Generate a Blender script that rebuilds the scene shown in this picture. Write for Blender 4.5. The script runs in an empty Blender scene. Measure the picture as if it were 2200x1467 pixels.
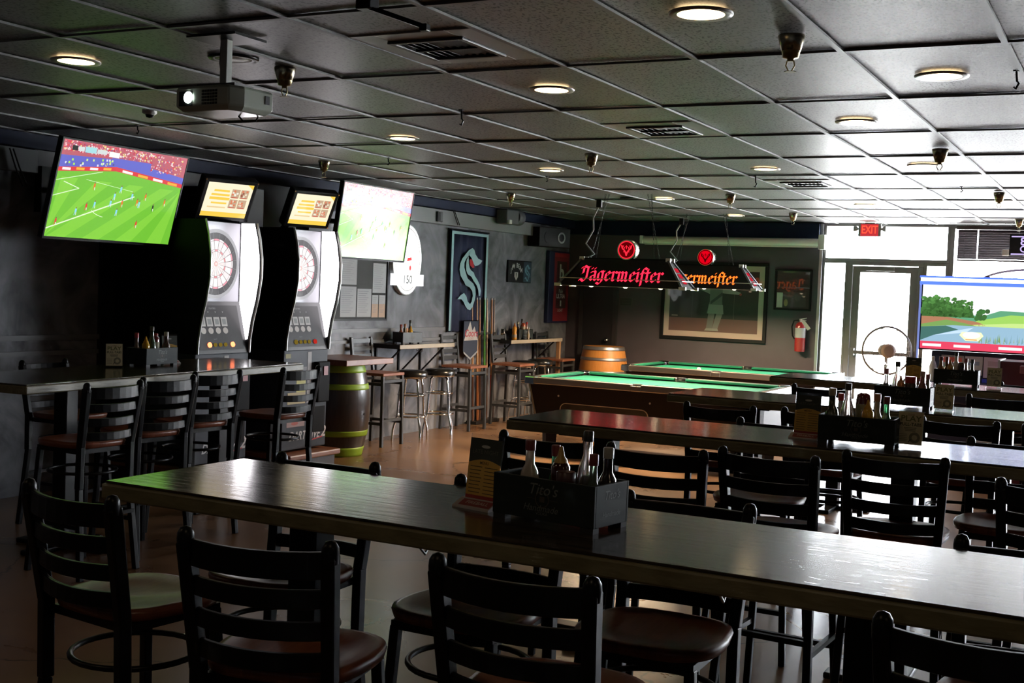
import bpy, bmesh, math, random
from mathutils import Vector, Matrix
PI = math.pi
random.seed(7)
SC = bpy.context.scene
COL = SC.collection

# ------------------------------------------------------------------ camera
def set_camera():
    yaw, pitch, roll = math.radians(27.62), math.radians(2.53), math.radians(2.255)
    fw = Vector((-math.sin(yaw) * math.cos(pitch), math.cos(yaw) * math.cos(pitch), -math.sin(pitch)))
    rt = Vector((math.cos(yaw), math.sin(yaw), 0))
    up = rt.cross(fw)
    r2 = rt * math.cos(roll) + up * math.sin(roll)
    u2 = -rt * math.sin(roll) + up * math.cos(roll)
    cd = bpy.data.cameras.new('camera')
    cd.sensor_width = 36.0
    cd.lens = 36.0 * 2596.0 / 2200.0
    cd.clip_start = 0.05
    cd.clip_end = 200
    cam = bpy.data.objects.new('camera', cd)
    COL.objects.link(cam)
    m = Matrix((r2, u2, -fw)).transposed().to_4x4()
    m.translation = Vector((0, 0, 1.70))
    cam.matrix_world = m
    SC.camera = cam
set_camera()

# ------------------------------------------------------------------ daylight and exposure
W = bpy.data.worlds.new('overcast_sky')
SC.world = W
W.use_nodes = True
bg = W.node_tree.nodes['Background']
bg.inputs[0].default_value = (0.87, 0.93, 1.0, 1)
bg.inputs[1].default_value = 38.0
def portal(x0, x1, z0, z1, y):
    ld = bpy.data.lights.new('daylight_portal', 'AREA')
    ld.shape = 'RECTANGLE'
    ld.size, ld.size_y = x1 - x0, z1 - z0
    ld.cycles.is_portal = True
    o = bpy.data.objects.new('daylight_portal', ld)
    COL.objects.link(o)
    o.location = ((x0 + x1) / 2, y, (z0 + z1) / 2)
    o.rotation_euler = (-PI / 2, 0, 0)
portal(-3.8, 5.4, 0.02, 2.7, 16.1)
sl = bpy.data.lights.new('sun', 'SUN')          # stands behind the building: lights the pavement outside, none comes straight in
sl.energy = 420; sl.angle = 0.01; sl.color = (1.0, 0.98, 0.96)
so = bpy.data.objects.new('sun', sl); COL.objects.link(so)
so.rotation_euler = (math.radians(30), 0, math.radians(12))
SC.view_settings.view_transform = 'Standard'
SC.view_settings.look = 'None'
SC.view_settings.exposure = 0.0
SC.view_settings.gamma = 1.0
SC.view_settings.use_curve_mapping = False
SC.cycles.use_denoising = True
SC.cycles.max_bounces = 8
SC.cycles.diffuse_bounces = 3
SC.cycles.glossy_bounces = 4
SC.cycles.transparent_max_bounces = 16
SC.cycles.sample_clamp_indirect = 20.0
SC.cycles.caustics_reflective = False
SC.cycles.caustics_refractive = False

# ------------------------------------------------------------------ colour and materials
def lin(v):
    return v / 12.92 if v <= 0.04045 else ((v + 0.055) / 1.055) ** 2.4
def hx(s):
    s = s.lstrip('#')
    return tuple(lin(int(s[i:i + 2], 16) / 255) for i in (0, 2, 4))
MATS = {}
def mat(name, col, rough=0.5, metal=0.0, spec=0.5, coat=0.0, noise=None, bump=None, alpha=None, trans=0.0, emit=None, es=0.0):
    """noise=(scale, other colour, stretch xyz, contrast); bump=(scale, strength, stretch)"""
    if name in MATS:
        return MATS[name]
    m = bpy.data.materials.new(name)
    m.use_nodes = True
    nt = m.node_tree
    b = nt.nodes['Principled BSDF']
    b.inputs['Base Color'].default_value = (*col, 1)
    b.inputs['Roughness'].default_value = rough
    b.inputs['Metallic'].default_value = metal
    b.inputs['Specular IOR Level'].default_value = spec
    b.inputs['Coat Weight'].default_value = coat
    b.inputs['Coat Roughness'].default_value = 0.12
    b.inputs['Transmission Weight'].default_value = trans
    if emit:
        b.inputs['Emission Color'].default_value = (*emit, 1)
        b.inputs['Emission Strength'].default_value = es
    def coords(st):
        tc = nt.nodes.new('ShaderNodeTexCoord')
        mp = nt.nodes.new('ShaderNodeMapping')
        mp.inputs['Scale'].default_value = st
        nt.links.new(tc.outputs['Object'], mp.inputs['Vector'])
        return mp
    if noise:
        sc, c2, st, con = noise
        mp = coords(st)
        n = nt.nodes.new('ShaderNodeTexNoise')
        n.inputs['Scale'].default_value = sc
        n.inputs['Detail'].default_value = 6
        n.inputs['Distortion'].default_value = 0.6
        nt.links.new(mp.outputs['Vector'], n.inputs['Vector'])
        r = nt.nodes.new('ShaderNodeValToRGB')
        r.color_ramp.elements[0].position = 0.5 - con
        r.color_ramp.elements[1].position = 0.5 + con
        r.color_ramp.elements[0].color = (*col, 1)
        r.color_ramp.elements[1].color = (*c2, 1)
        nt.links.new(n.outputs['Fac'], r.inputs['Fac'])
        nt.links.new(r.outputs['Color'], b.inputs['Base Color'])
    if bump:
        sc, stg, st = bump
        mp = coords(st)
        n = nt.nodes.new('ShaderNodeTexNoise')
        n.inputs['Scale'].default_value = sc
        n.inputs['Detail'].default_value = 4
        nt.links.new(mp.outputs['Vector'], n.inputs['Vector'])
        bp = nt.nodes.new('ShaderNodeBump')
        bp.inputs['Strength'].default_value = stg
        bp.inputs['Distance'].default_value = 0.004
        nt.links.new(n.outputs['Fac'], bp.inputs['Height'])
        nt.links.new(bp.outputs['Normal'], b.inputs['Normal'])
    MATS[name] = m
    return m
def glow(name, col, strength):
    if name in MATS:
        return MATS[name]
    m = bpy.data.materials.new(name)
    m.use_nodes = True
    nt = m.node_tree
    nt.nodes.remove(nt.nodes['Principled BSDF'])
    e = nt.nodes.new('ShaderNodeEmission')
    e.inputs[0].default_value = (*col, 1)
    e.inputs[1].default_value = strength
    nt.links.new(e.outputs[0], nt.nodes['Material Output'].inputs[0])
    MATS[name] = m
    return m
def attr_mat(name, emission=0.0, rough=0.5, gloss=0.0):
    """printed paper (emission 0) or a lit screen: colours come from the face colours of the print"""
    m = bpy.data.materials.new(name)
    m.use_nodes = True
    nt = m.node_tree
    b = nt.nodes['Principled BSDF']
    a = nt.nodes.new('ShaderNodeAttribute')
    a.attribute_name = 'ink'
    if emission:
        b.inputs['Base Color'].default_value = (0.01, 0.01, 0.01, 1)
        nt.links.new(a.outputs['Color'], b.inputs['Emission Color'])
        b.inputs['Specular IOR Level'].default_value = 0.22
        b.inputs['Emission Strength'].default_value = emission
    else:
        nt.links.new(a.outputs['Color'], b.inputs['Base Color'])
    b.inputs['Roughness'].default_value = rough
    b.inputs['Coat Weight'].default_value = gloss
    b.inputs['Coat Roughness'].default_value = 0.03
    MATS[name] = m
    return m
def thin_glass(name, tint=(1, 1, 1), refl=0.08):
    m = bpy.data.materials.new(name)
    m.use_nodes = True
    nt = m.node_tree
    nt.nodes.remove(nt.nodes['Principled BSDF'])
    t = nt.nodes.new('ShaderNodeBsdfTransparent')
    t.inputs[0].default_value = (*tint, 1)
    g = nt.nodes.new('ShaderNodeBsdfGlossy')
    g.inputs['Roughness'].default_value = 0.02
    lw = nt.nodes.new('ShaderNodeLayerWeight')
    lw.inputs[0].default_value = 0.25
    mu = nt.nodes.new('ShaderNodeMath')
    mu.operation = 'MULTIPLY_ADD'
    mu.inputs[1].default_value = 0.5
    mu.inputs[2].default_value = refl * 0.5
    mu.use_clamp = True
    nt.links.new(lw.outputs['Fresnel'], mu.inputs[0])
    mx = nt.nodes.new('ShaderNodeMixShader')
    nt.links.new(mu.outputs[0], mx.inputs[0])
    nt.links.new(t.outputs[0], mx.inputs[1])
    nt.links.new(g.outputs[0], mx.inputs[2])
    nt.links.new(mx.outputs[0], nt.nodes['Material Output'].inputs[0])
    MATS[name] = m
    return m

# ------------------------------------------------------------------ mesh building
class B:
    def __init__(s):
        s.v = []; s.f = []; s.mi = []; s.sm = []; s.ink = []
    def add(s, vs, fs, mi=0, smooth=False, ink=None):
        o = len(s.v)
        s.v += [tuple(p) for p in vs]
        for f in fs:
            s.f.append(tuple(i + o for i in f)); s.mi.append(mi); s.sm.append(smooth); s.ink.append(ink or (1, 1, 1))
        return s
    def box(s, x0, x1, y0, y1, z0, z1, mi=0, M=None):
        vs = [Vector((x, y, z)) for z in (z0, z1) for y in (y0, y1) for x in (x0, x1)]
        if M: vs = [M @ p for p in vs]
        return s.add(vs, [(0, 2, 3, 1), (4, 5, 7, 6), (0, 1, 5, 4), (2, 6, 7, 3), (0, 4, 6, 2), (1, 3, 7, 5)], mi)
    def bar(s, p0, p1, w, d=None, mi=0, ref=(0, 0, 1), w1=None, d1=None):
        """a square-section bar from p0 to p1"""
        d = w if d is None else d
        w1 = w if w1 is None else w1; d1 = d if d1 is None else d1
        p0, p1 = Vector(p0), Vector(p1)
        t = (p1 - p0).normalized()
        r = Vector(ref)
        if abs(t.dot(r)) > 0.95: r = Vector((1, 0, 0))
        a = t.cross(r).normalized(); b = a.cross(t)
        vs = [p0 + a * i * w / 2 + b * j * d / 2 for i, j in ((-1, -1), (1, -1), (1, 1), (-1, 1))]
        vs += [p1 + a * i * w1 / 2 + b * j * d1 / 2 for i, j in ((-1, -1), (1, -1), (1, 1), (-1, 1))]
        return s.add(vs, [(3, 2, 1, 0), (4, 5, 6, 7), (0, 1, 5, 4), (1, 2, 6, 5), (2, 3, 7, 6), (3, 0, 4, 7)], mi)
    def tube(s, pts, r, n=8, mi=0, closed=False, rad=None):
        pts = [Vector(p) for p in pts]
        N = len(pts); vs = []; prev = None
        for i, p in enumerate(pts):
            if closed: t = pts[(i + 1) % N] - pts[i - 1]
            else: t = pts[min(i + 1, N - 1)] - pts[max(i - 1, 0)]
            t.normalize()
            if prev is None:
                q = Vector((0, 0, 1)) if abs(t.z) < 0.9 else Vector((1, 0, 0))
                a = t.cross(q).normalized()
            else:
                a = (prev - t * prev.dot(t)).normalized()
            prev = a
            b = t.cross(a)
            rr = rad[i] if rad else r
            vs += [p + (a * math.cos(2 * PI * k / n) + b * math.sin(2 * PI * k / n)) * rr for k in range(n)]
        fs = []
        for i in range(N if closed else N - 1):
            j = (i + 1) % N
            for k in range(n):
                l = (k + 1) % n
                fs.append((i * n + k, i * n + l, j * n + l, j * n + k))
        s.add(vs, fs, mi, True)
        if not closed:
            s.add(vs[:n], [tuple(range(n))[::-1]], mi); s.add(vs[-n:], [tuple(range(n))], mi)
        return s
    def lathe(s, prof, n=20, c=(0, 0, 0), mi=0, axis='z', smooth=True, cap=True):
        """prof: (radius, height) pairs from one end to the other"""
        c = Vector(c); vs = []
        def P(r, h, a):
            x, y = r * math.cos(a), r * math.sin(a)
            return c + (Vector((x, y, h)) if axis == 'z' else Vector((h, x, y)) if axis == 'x' else Vector((y, h, x)))
        for r, h in prof:
            vs += [P(r, h, 2 * PI * k / n) for k in range(n)]
        fs = []
        for i in range(len(prof) - 1):
            for k in range(n):
                l = (k + 1) % n
                fs.append((i * n + k, i * n + l, (i + 1) * n + l, (i + 1) * n + k))
        s.add(vs, fs, mi, smooth)
        if cap:
            s.add(vs[:n], [tuple(range(n))[::-1]], mi); s.add(vs[-n:], [tuple(range(n))], mi)
        return s
    def cyl(s, c, r, h, n=20, mi=0, axis='z', r1=None):
        return s.lathe([(r, 0), (r if r1 is None else r1, h)], n, c, mi, axis)
    def prism(s, poly, fr, d0, d1, mi=0, ink=None):
        """poly of (u, v) in frame fr=(origin, u, v, normal), extruded from d0 to d1 along the normal"""
        o, u, v, w = [Vector(q) for q in fr]
        n = len(poly)
        a = [o + u * p[0] + v * p[1] + w * d0 for p in poly]; b = [o + u * p[0] + v * p[1] + w * d1 for p in poly]
        s.add(a + b, [tuple(range(n))[::-1], tuple(range(n, 2 * n))] + [(i, (i + 1) % n, n + (i + 1) % n, n + i) for i in range(n)], mi, False, ink)
        return s
    def flat(s, poly, fr, d=0.0, ink=None, mi=0):
        o, u, v, w = [Vector(q) for q in fr]
        return s.add([o + u * p[0] + v * p[1] + w * d for p in poly], [tuple(range(len(poly)))], mi, False, ink)
    def obj(s, name, m, parent=None, bevel=0.0, seg=2, ink=False):
        me = bpy.data.meshes.new(name)
        me.from_pydata(s.v, [], s.f)
        for q in (m if isinstance(m, (list, tuple)) else [m]): me.materials.append(q)
        me.polygons.foreach_set('material_index', s.mi)
        me.polygons.foreach_set('use_smooth', s.sm)
        if ink:
            ca = me.color_attributes.new('ink', 'FLOAT_COLOR', 'CORNER')
            dat = []
            for p in me.polygons:
                dat += [*s.ink[p.index], 1.0] * p.loop_total
            ca.data.foreach_set('color', dat)
        bm = bmesh.new(); bm.from_mesh(me)
        if not ink: bmesh.ops.recalc_face_normals(bm, faces=bm.faces)
        bm.to_mesh(me); bm.free()
        me.update()
        o = bpy.data.objects.new(name, me)
        COL.objects.link(o)
        if parent: o.parent = parent
        if bevel:
            md = o.modifiers.new('edge_rounding', 'BEVEL')
            md.width = bevel; md.segments = seg; md.limit_method = 'ANGLE'; md.angle_limit = math.radians(40)
        return o
def tag(o, label=None, cat=None, group=None, kind=None):
    if label: o['label'] = label
    if cat: o['category'] = cat
    if group: o['group'] = group
    if kind: o['kind'] = kind
    return o
def thing(name, label, cat, loc=(0, 0, 0), rz=0.0, group=None, rot=None):
    o = bpy.data.objects.new(name, None)
    o.empty_display_size = 0.1
    COL.objects.link(o)
    o.location = loc
    o.rotation_euler = rot or (0, 0, rz)
    return tag(o, label, cat, group)
def dup(root, loc, rz, label):
    def cp(o, par):
        c = o.copy(); COL.objects.link(c)
        if par: c.parent = par
        for ch in o.children: cp(ch, c)
        return c
    r = cp(root, None)
    r.location = loc; r.rotation_euler = (0, 0, rz); r['label'] = label
    return r
def struct(o):
    o['kind'] = 'structure'
    return o
def text_polys(s, size=1.0, shear=0.0, bold=0.0, align='CENTER'):
    cu = bpy.data.curves.new('t', 'FONT')
    cu.body = s; cu.size = size; cu.shear = shear; cu.align_x = align; cu.align_y = 'CENTER'; cu.offset = bold
    cu.resolution_u = 3
    o = bpy.data.objects.new('t', cu); COL.objects.link(o)
    bpy.context.view_layer.update()
    me = bpy.data.meshes.new_from_object(o.evaluated_get(bpy.context.evaluated_depsgraph_get()))
    out = [[(me.vertices[i].co.x, me.vertices[i].co.y) for i in p.vertices] for p in me.polygons]
    bpy.data.objects.remove(o); bpy.data.curves.remove(cu); bpy.data.meshes.remove(me)
    return out
_T = {}
def put_text(b, s, at, size, fr, d, ink=None, shear=0.0, bold=0.0, mirror=False, align='CENTER', sx=1.0, mi=0):
    key = (s, shear, bold, align)
    if key not in _T: _T[key] = text_polys(s, 1.0, shear, bold, align)
    k = -1 if mirror else 1
    for p in _T[key]:
        b.flat([(at[0] + k * x * size * sx, at[1] + y * size) for x, y in p], fr, d, ink, mi)
def rect(x0, y0, x1, y1):
    return [(x0, y0), (x1, y0), (x1, y1), (x0, y1)]
def disc(cx, cy, rx, ry=None, n=24, a0=0.0, a1=2 * PI):
    ry = rx if ry is None else ry
    full = abs(a1 - a0 - 2 * PI) < 1e-6
    return [(cx + rx * math.cos(a0 + (a1 - a0) * i / (n if full else n - 1)), cy + ry * math.sin(a0 + (a1 - a0) * i / (n if full else n - 1))) for i in range(n)]
def ring_polys(cx, cy, rx0, ry0, rx1, ry1, n=32, a0=0.0, a1=2 * PI):
    out = []
    for i in range(n):
        s, t = a0 + (a1 - a0) * i / n, a0 + (a1 - a0) * (i + 1) / n
        out.append([(cx + rx0 * math.cos(s), cy + ry0 * math.sin(s)), (cx + rx1 * math.cos(s), cy + ry1 * math.sin(s)),
                    (cx + rx1 * math.cos(t), cy + ry1 * math.sin(t)), (cx + rx0 * math.cos(t), cy + ry0 * math.sin(t))])
    return out
def stroke(p, q, w):
    dx, dy = q[0] - p[0], q[1] - p[1]; l = math.hypot(dx, dy) or 1
    nx, ny = -dy / l * w / 2, dx / l * w / 2
    return [(p[0] + nx, p[1] + ny), (p[0] - nx, p[1] - ny), (q[0] - nx, q[1] - ny), (q[0] + nx, q[1] + ny)]
FRONT = lambda o: (o, (1, 0, 0), (0, 0, 1), (0, -1, 0))     # a face looking towards -Y
EAST = lambda o: (o, (0, 1, 0), (0, 0, 1), (1, 0, 0))       # a face looking towards +X (on the left wall)

# ------------------------------------------------------------------ shared materials
black_paint = mat('black_paint', hx('#1a1a1b'), 0.38, bump=(120, 0.04, (1, 1, 1)))
black_metal = mat('black_metal', (0.0045, 0.0045, 0.005), 0.34, spec=0.15)
black_plastic = mat('black_plastic', (0.007, 0.007, 0.008), 0.5, spec=0.22)
dark_grey = mat('dark_grey_paint', (0.05, 0.052, 0.058), 0.45)
chrome = mat('chrome', (0.75, 0.74, 0.72), 0.12, 1.0)
brass = mat('brass', (0.3, 0.26, 0.18), 0.22, 1.0)
aluminium = mat('dark_aluminium', (0.22, 0.22, 0.21), 0.4, 0.5)
steel = mat('brushed_steel', (0.55, 0.55, 0.55), 0.3, 1.0)
white_paint = mat('white_paint', (0.72, 0.72, 0.7), 0.45)
tile_white = mat('pale_panel', (0.3, 0.295, 0.28), 0.4, bump=(40, 0.05, (1, 1, 1)))
seat_wood = mat('seat_wood', (0.15, 0.04, 0.02), 0.34, spec=0.35, coat=0.08, noise=(6, (0.25, 0.08, 0.04), (9, 1, 1), 0.25), bump=(20, 0.06, (1, 8, 1)))
stool_wood = mat('stool_wood', (0.22, 0.075, 0.04), 0.35, noise=(6, (0.33, 0.14, 0.08), (9, 1, 1), 0.25))
glass = thin_glass('window_glass')
red_glow = glow('red_neon', (1.0, 0.02, 0.05), 2.2)
print_mat = attr_mat('printed', 0, 0.55)
gloss_print = attr_mat('glossy_print', 0, 0.35, 1.0)
screen_mat = attr_mat('screen_picture', 0.98, 0.2)
NAVY = (0.007, 0.012, 0.034)

def table_material():
    m = mat('table_wood', (0.018, 0.011, 0.007), 0.2, coat=0.3)
    nt = m.node_tree; b = nt.nodes['Principled BSDF']
    tc = nt.nodes.new('ShaderNodeTexCoord')
    mp = nt.nodes.new('ShaderNodeMapping'); mp.inputs['Scale'].default_value = (1.2, 14, 14)
    nt.links.new(tc.outputs['Object'], mp.inputs['Vector'])
    n = nt.nodes.new('ShaderNodeTexNoise'); n.inputs['Scale'].default_value = 3; n.inputs['Detail'].default_value = 8
    nt.links.new(mp.outputs[0], n.inputs['Vector'])
    r = nt.nodes.new('ShaderNodeValToRGB')
    r.color_ramp.elements[0].position = 0.32; r.color_ramp.elements[1].position = 0.68
    r.color_ramp.elements[0].color = (0.012, 0.008, 0.005, 1); r.color_ramp.elements[1].color = (0.05, 0.032, 0.016, 1)
    nt.links.new(n.outputs['Fac'], r.inputs['Fac'])
    # long dark scratches and dents
    mp2 = nt.nodes.new('ShaderNodeMapping'); mp2.inputs['Scale'].default_value = (5, 42, 5)
    nt.links.new(tc.outputs['Object'], mp2.inputs['Vector'])
    n2 = nt.nodes.new('ShaderNodeTexNoise'); n2.inputs['Scale'].default_value = 2.2; n2.inputs['Detail'].default_value = 2
    nt.links.new(mp2.outputs[0], n2.inputs['Vector'])
    r2 = nt.nodes.new('ShaderNodeValToRGB')
    r2.color_ramp.elements[0].position = 0.31; r2.color_ramp.elements[1].position = 0.35
    nt.links.new(n2.outputs['Fac'], r2.inputs['Fac'])
    mx = nt.nodes.new('ShaderNodeMix'); mx.data_type = 'RGBA'
    mx.inputs['A'].default_value = (0.004, 0.003, 0.002, 1)
    nt.links.new(r2.outputs['Color'], mx.inputs['Factor']); nt.links.new(r.outputs['Color'], mx.inputs['B'])
    nt.links.new(mx.outputs['Result'], b.inputs['Base Color'])
    # gloss varies along the grain
    mr = nt.nodes.new('ShaderNodeMapRange')
    mr.inputs['To Min'].default_value = 0.1; mr.inputs['To Max'].default_value = 0.22
    nt.links.new(n.outputs['Fac'], mr.inputs['Value']); nt.links.new(mr.outputs['Result'], b.inputs['Roughness'])
    bp = nt.nodes.new('ShaderNodeBump'); bp.inputs['Strength'].default_value = 0.12; bp.inputs['Distance'].default_value = 0.003
    ad = nt.nodes.new('ShaderNodeMath'); ad.operation = 'MULTIPLY'
    nt.links.new(n.outputs['Fac'], ad.inputs[0]); nt.links.new(r2.outputs['Color'], ad.inputs[1])
    nt.links.new(ad.outputs[0], bp.inputs['Height']); nt.links.new(bp.outputs[0], b.inputs['Normal'])
    nt.links.new(bp.outputs[0], b.inputs['Coat Normal'])
    b.inputs['Coat Roughness'].default_value = 0.09
    return m
table_wood = table_material()
table_edge = mat('worn_table_edge', (0.09, 0.08, 0.035), 0.42, noise=(5, (0.2, 0.175, 0.1), (2, 8, 8), 0.3), bump=(25, 0.2, (1, 4, 4)))

def floor_material():
    m = mat('stained_concrete', (0.16, 0.085, 0.042), 0.25)
    nt = m.node_tree; b = nt.nodes['Principled BSDF']
    tc = nt.nodes.new('ShaderNodeTexCoord')
    n = nt.nodes.new('ShaderNodeTexNoise'); n.inputs['Scale'].default_value = 1.1; n.inputs['Detail'].default_value = 9; n.inputs['Distortion'].default_value = 0.8
    nt.links.new(tc.outputs['Object'], n.inputs['Vector'])
    r = nt.nodes.new('ShaderNodeValToRGB')
    r.color_ramp.elements[0].position = 0.3; r.color_ramp.elements[1].position = 0.7
    r.color_ramp.elements[0].color = (0.13, 0.062, 0.03, 1); r.color_ramp.elements[1].color = (0.27, 0.155, 0.085, 1)
    nt.links.new(n.outputs['Fac'], r.inputs['Fac'])
    # hairline cracks
    v = nt.nodes.new('ShaderNodeTexVoronoi'); v.feature = 'DISTANCE_TO_EDGE'; v.inputs['Scale'].default_value = 0.55
    n3 = nt.nodes.new('ShaderNodeTexNoise'); n3.inputs['Scale'].default_value = 3.5; n3.inputs['Detail'].default_value = 5
    nt.links.new(tc.outputs['Object'], n3.inputs['Vector'])
    mxv = nt.nodes.new('ShaderNodeMix'); mxv.data_type = 'RGBA'; mxv.inputs['Factor'].default_value = 0.22
    nt.links.new(tc.outputs['Object'], mxv.inputs['A']); nt.links.new(n3.outputs['Color'], mxv.inputs['B'])
    nt.links.new(mxv.outputs['Result'], v.inputs['Vector'])
    r2 = nt.nodes.new('ShaderNodeValToRGB'); r2.color_ramp.elements[0].position = 0.001; r2.color_ramp.elements[1].position = 0.004
    nt.links.new(v.outputs['Distance'], r2.inputs['Fac'])
    mx = nt.nodes.new('ShaderNodeMix'); mx.data_type = 'RGBA'; mx.inputs['A'].default_value = (0.03, 0.017, 0.01, 1)
    nt.links.new(r2.outputs['Color'], mx.inputs['Factor']); nt.links.new(r.outputs['Color'], mx.inputs['B'])
    nt.links.new(mx.outputs['Result'], b.inputs['Base Color'])
    mr = nt.nodes.new('ShaderNodeMapRange'); mr.inputs['To Min'].default_value = 0.2; mr.inputs['To Max'].default_value = 0.38
    nt.links.new(n.outputs['Fac'], mr.inputs['Value']); nt.links.new(mr.outputs['Result'], b.inputs['Roughness'])
    bp = nt.nodes.new('ShaderNodeBump'); bp.inputs['Strength'].default_value = 0.08; bp.inputs['Distance'].default_value = 0.01
    nt.links.new(n.outputs['Fac'], bp.inputs['Height']); nt.links.new(bp.outputs[0], b.inputs['Normal'])
    return m

def plaster_material():
    """dark grey plaster with big trowelled swirls"""
    m = mat('swirled_plaster', (0.05, 0.052, 0.058), 0.5)
    nt = m.node_tree; b = nt.nodes['Principled BSDF']
    tc = nt.nodes.new('ShaderNodeTexCoord')
    n = nt.nodes.new('ShaderNodeTexNoise'); n.inputs['Scale'].default_value = 1.6; n.inputs['Detail'].default_value = 7; n.inputs['Distortion'].default_value = 2.4
    nt.links.new(tc.outputs['Object'], n.inputs['Vector'])
    vo = nt.nodes.new('ShaderNodeTexVoronoi'); vo.inputs['Scale'].default_value = 1.5      # each cell is one sweep of the trowel
    jit = nt.nodes.new('ShaderNodeMix'); jit.data_type = 'RGBA'; jit.inputs['Factor'].default_value = 0.3
    nt.links.new(tc.outputs['Object'], jit.inputs['A']); nt.links.new(n.outputs['Color'], jit.inputs['B'])
    nt.links.new(jit.outputs['Result'], vo.inputs['Vector'])
    fq = nt.nodes.new('ShaderNodeMath'); fq.operation = 'MULTIPLY'; fq.inputs[1].default_value = 55
    nt.links.new(vo.outputs['Distance'], fq.inputs[0])
    w = nt.nodes.new('ShaderNodeMath'); w.operation = 'SINE'
    nt.links.new(fq.outputs[0], w.inputs[0])
    mu = nt.nodes.new('ShaderNodeMath'); mu.operation = 'MULTIPLY_ADD'; mu.inputs[1].default_value = 0.022
    nt.links.new(w.outputs[0], mu.inputs[0]); nt.links.new(n.outputs['Fac'], mu.inputs[2])
    r = nt.nodes.new('ShaderNodeValToRGB')
    r.color_ramp.elements[0].position = 0.3; r.color_ramp.elements[1].position = 0.72
    r.color_ramp.elements[0].color = (0.05, 0.054, 0.068, 1); r.color_ramp.elements[1].color = (0.25, 0.255, 0.29, 1)
    nt.links.new(mu.outputs[0], r.inputs['Fac']); nt.links.new(r.outputs['Color'], b.inputs['Base Color'])
    bp = nt.nodes.new('ShaderNodeBump'); bp.inputs['Strength'].default_value = 0.12; bp.inputs['Distance'].default_value = 0.01
    nt.links.new(mu.outputs[0], bp.inputs['Height']); nt.links.new(bp.outputs[0], b.inputs['Normal'])
    return m

def ceiling_material(name, c0, rough):
    m = mat(name, c0, rough, spec=0.5)
    nt = m.node_tree; b = nt.nodes['Principled BSDF']
    tc = nt.nodes.new('ShaderNodeTexCoord')
    mp = nt.nodes.new('ShaderNodeMapping'); mp.inputs['Scale'].default_value = (85, 45, 45)
    nt.links.new(tc.outputs['Object'], mp.inputs['Vector'])
    n = nt.nodes.new('ShaderNodeTexNoise'); n.inputs['Scale'].default_value = 1; n.inputs['Detail'].default_value = 3
    nt.links.new(mp.outputs[0], n.inputs['Vector'])
    r = nt.nodes.new('ShaderNodeValToRGB'); r.color_ramp.elements[0].position = 0.38; r.color_ramp.elements[1].position = 0.47
    r.color_ramp.elements[0].color = (c0[0] * .08, c0[1] * .08, c0[2] * .08, 1); r.color_ramp.elements[1].color = (*c0, 1)
    nt.links.new(n.outputs['Fac'], r.inputs['Fac'])
    n2 = nt.nodes.new('ShaderNodeTexNoise'); n2.inputs['Scale'].default_value = 0.9; n2.inputs['Detail'].default_value = 5
    nt.links.new(tc.outputs['Object'], n2.inputs['Vector'])
    mx = nt.nodes.new('ShaderNodeMix'); mx.data_type = 'RGBA'; mx.blend_type = 'MULTIPLY'; mx.inputs['Factor'].default_value = 0.5
    nt.links.new(r.outputs['Color'], mx.inputs['A']); nt.links.new(n2.outputs['Fac'], mx.inputs['B'])
    nt.links.new(mx.outputs['Result'], b.inputs['Base Color'])
    bp = nt.nodes.new('ShaderNodeBump'); bp.inputs['Strength'].default_value = 0.25; bp.inputs['Distance'].default_value = 0.002
    nt.links.new(r.outputs['Color'], bp.inputs['Height']); nt.links.new(bp.outputs[0], b.inputs['Normal'])
    return m

# ------------------------------------------------------------------ the room
XL, XR, YB, YF, ZC = -7.4, 5.6, 15.8, -3.2, 2.70
struct(B().box(XL - .2, XR + .2, YF - .2, YB + .25, -.1, 0).obj('floor', floor_material()))
struct(B().box(-30, 30, YB + .25, 60, -.14, -.04).obj('pavement', mat('outdoor_concrete', (0.5, 0.5, 0.48), 0.8, noise=(2, (0.58, 0.57, 0.55), (1, 1, 1), 0.3))))
plaster = plaster_material()
struct(B().box(XL - .2, XL, YF - .2, YB + .2, 0, 3).obj('wall_left', plaster))
back_paint = mat('back_wall_paint', (0.066, 0.055, 0.066), 0.55, noise=(3, (0.085, 0.07, 0.084), (1, 1, 1), 0.3))
struct(B().box(XL, -3.765, YB, YB + .2, 0, 3).obj('wall_back', back_paint))
struct(B().box(XR, XR + .2, YF - .2, YB + .2, 0, 3).obj('wall_right', dark_grey))
struct(B().box(XL - .2, XR + .2, YF - .2, YF, 0, 3).obj('wall_rear', dark_grey))

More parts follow.
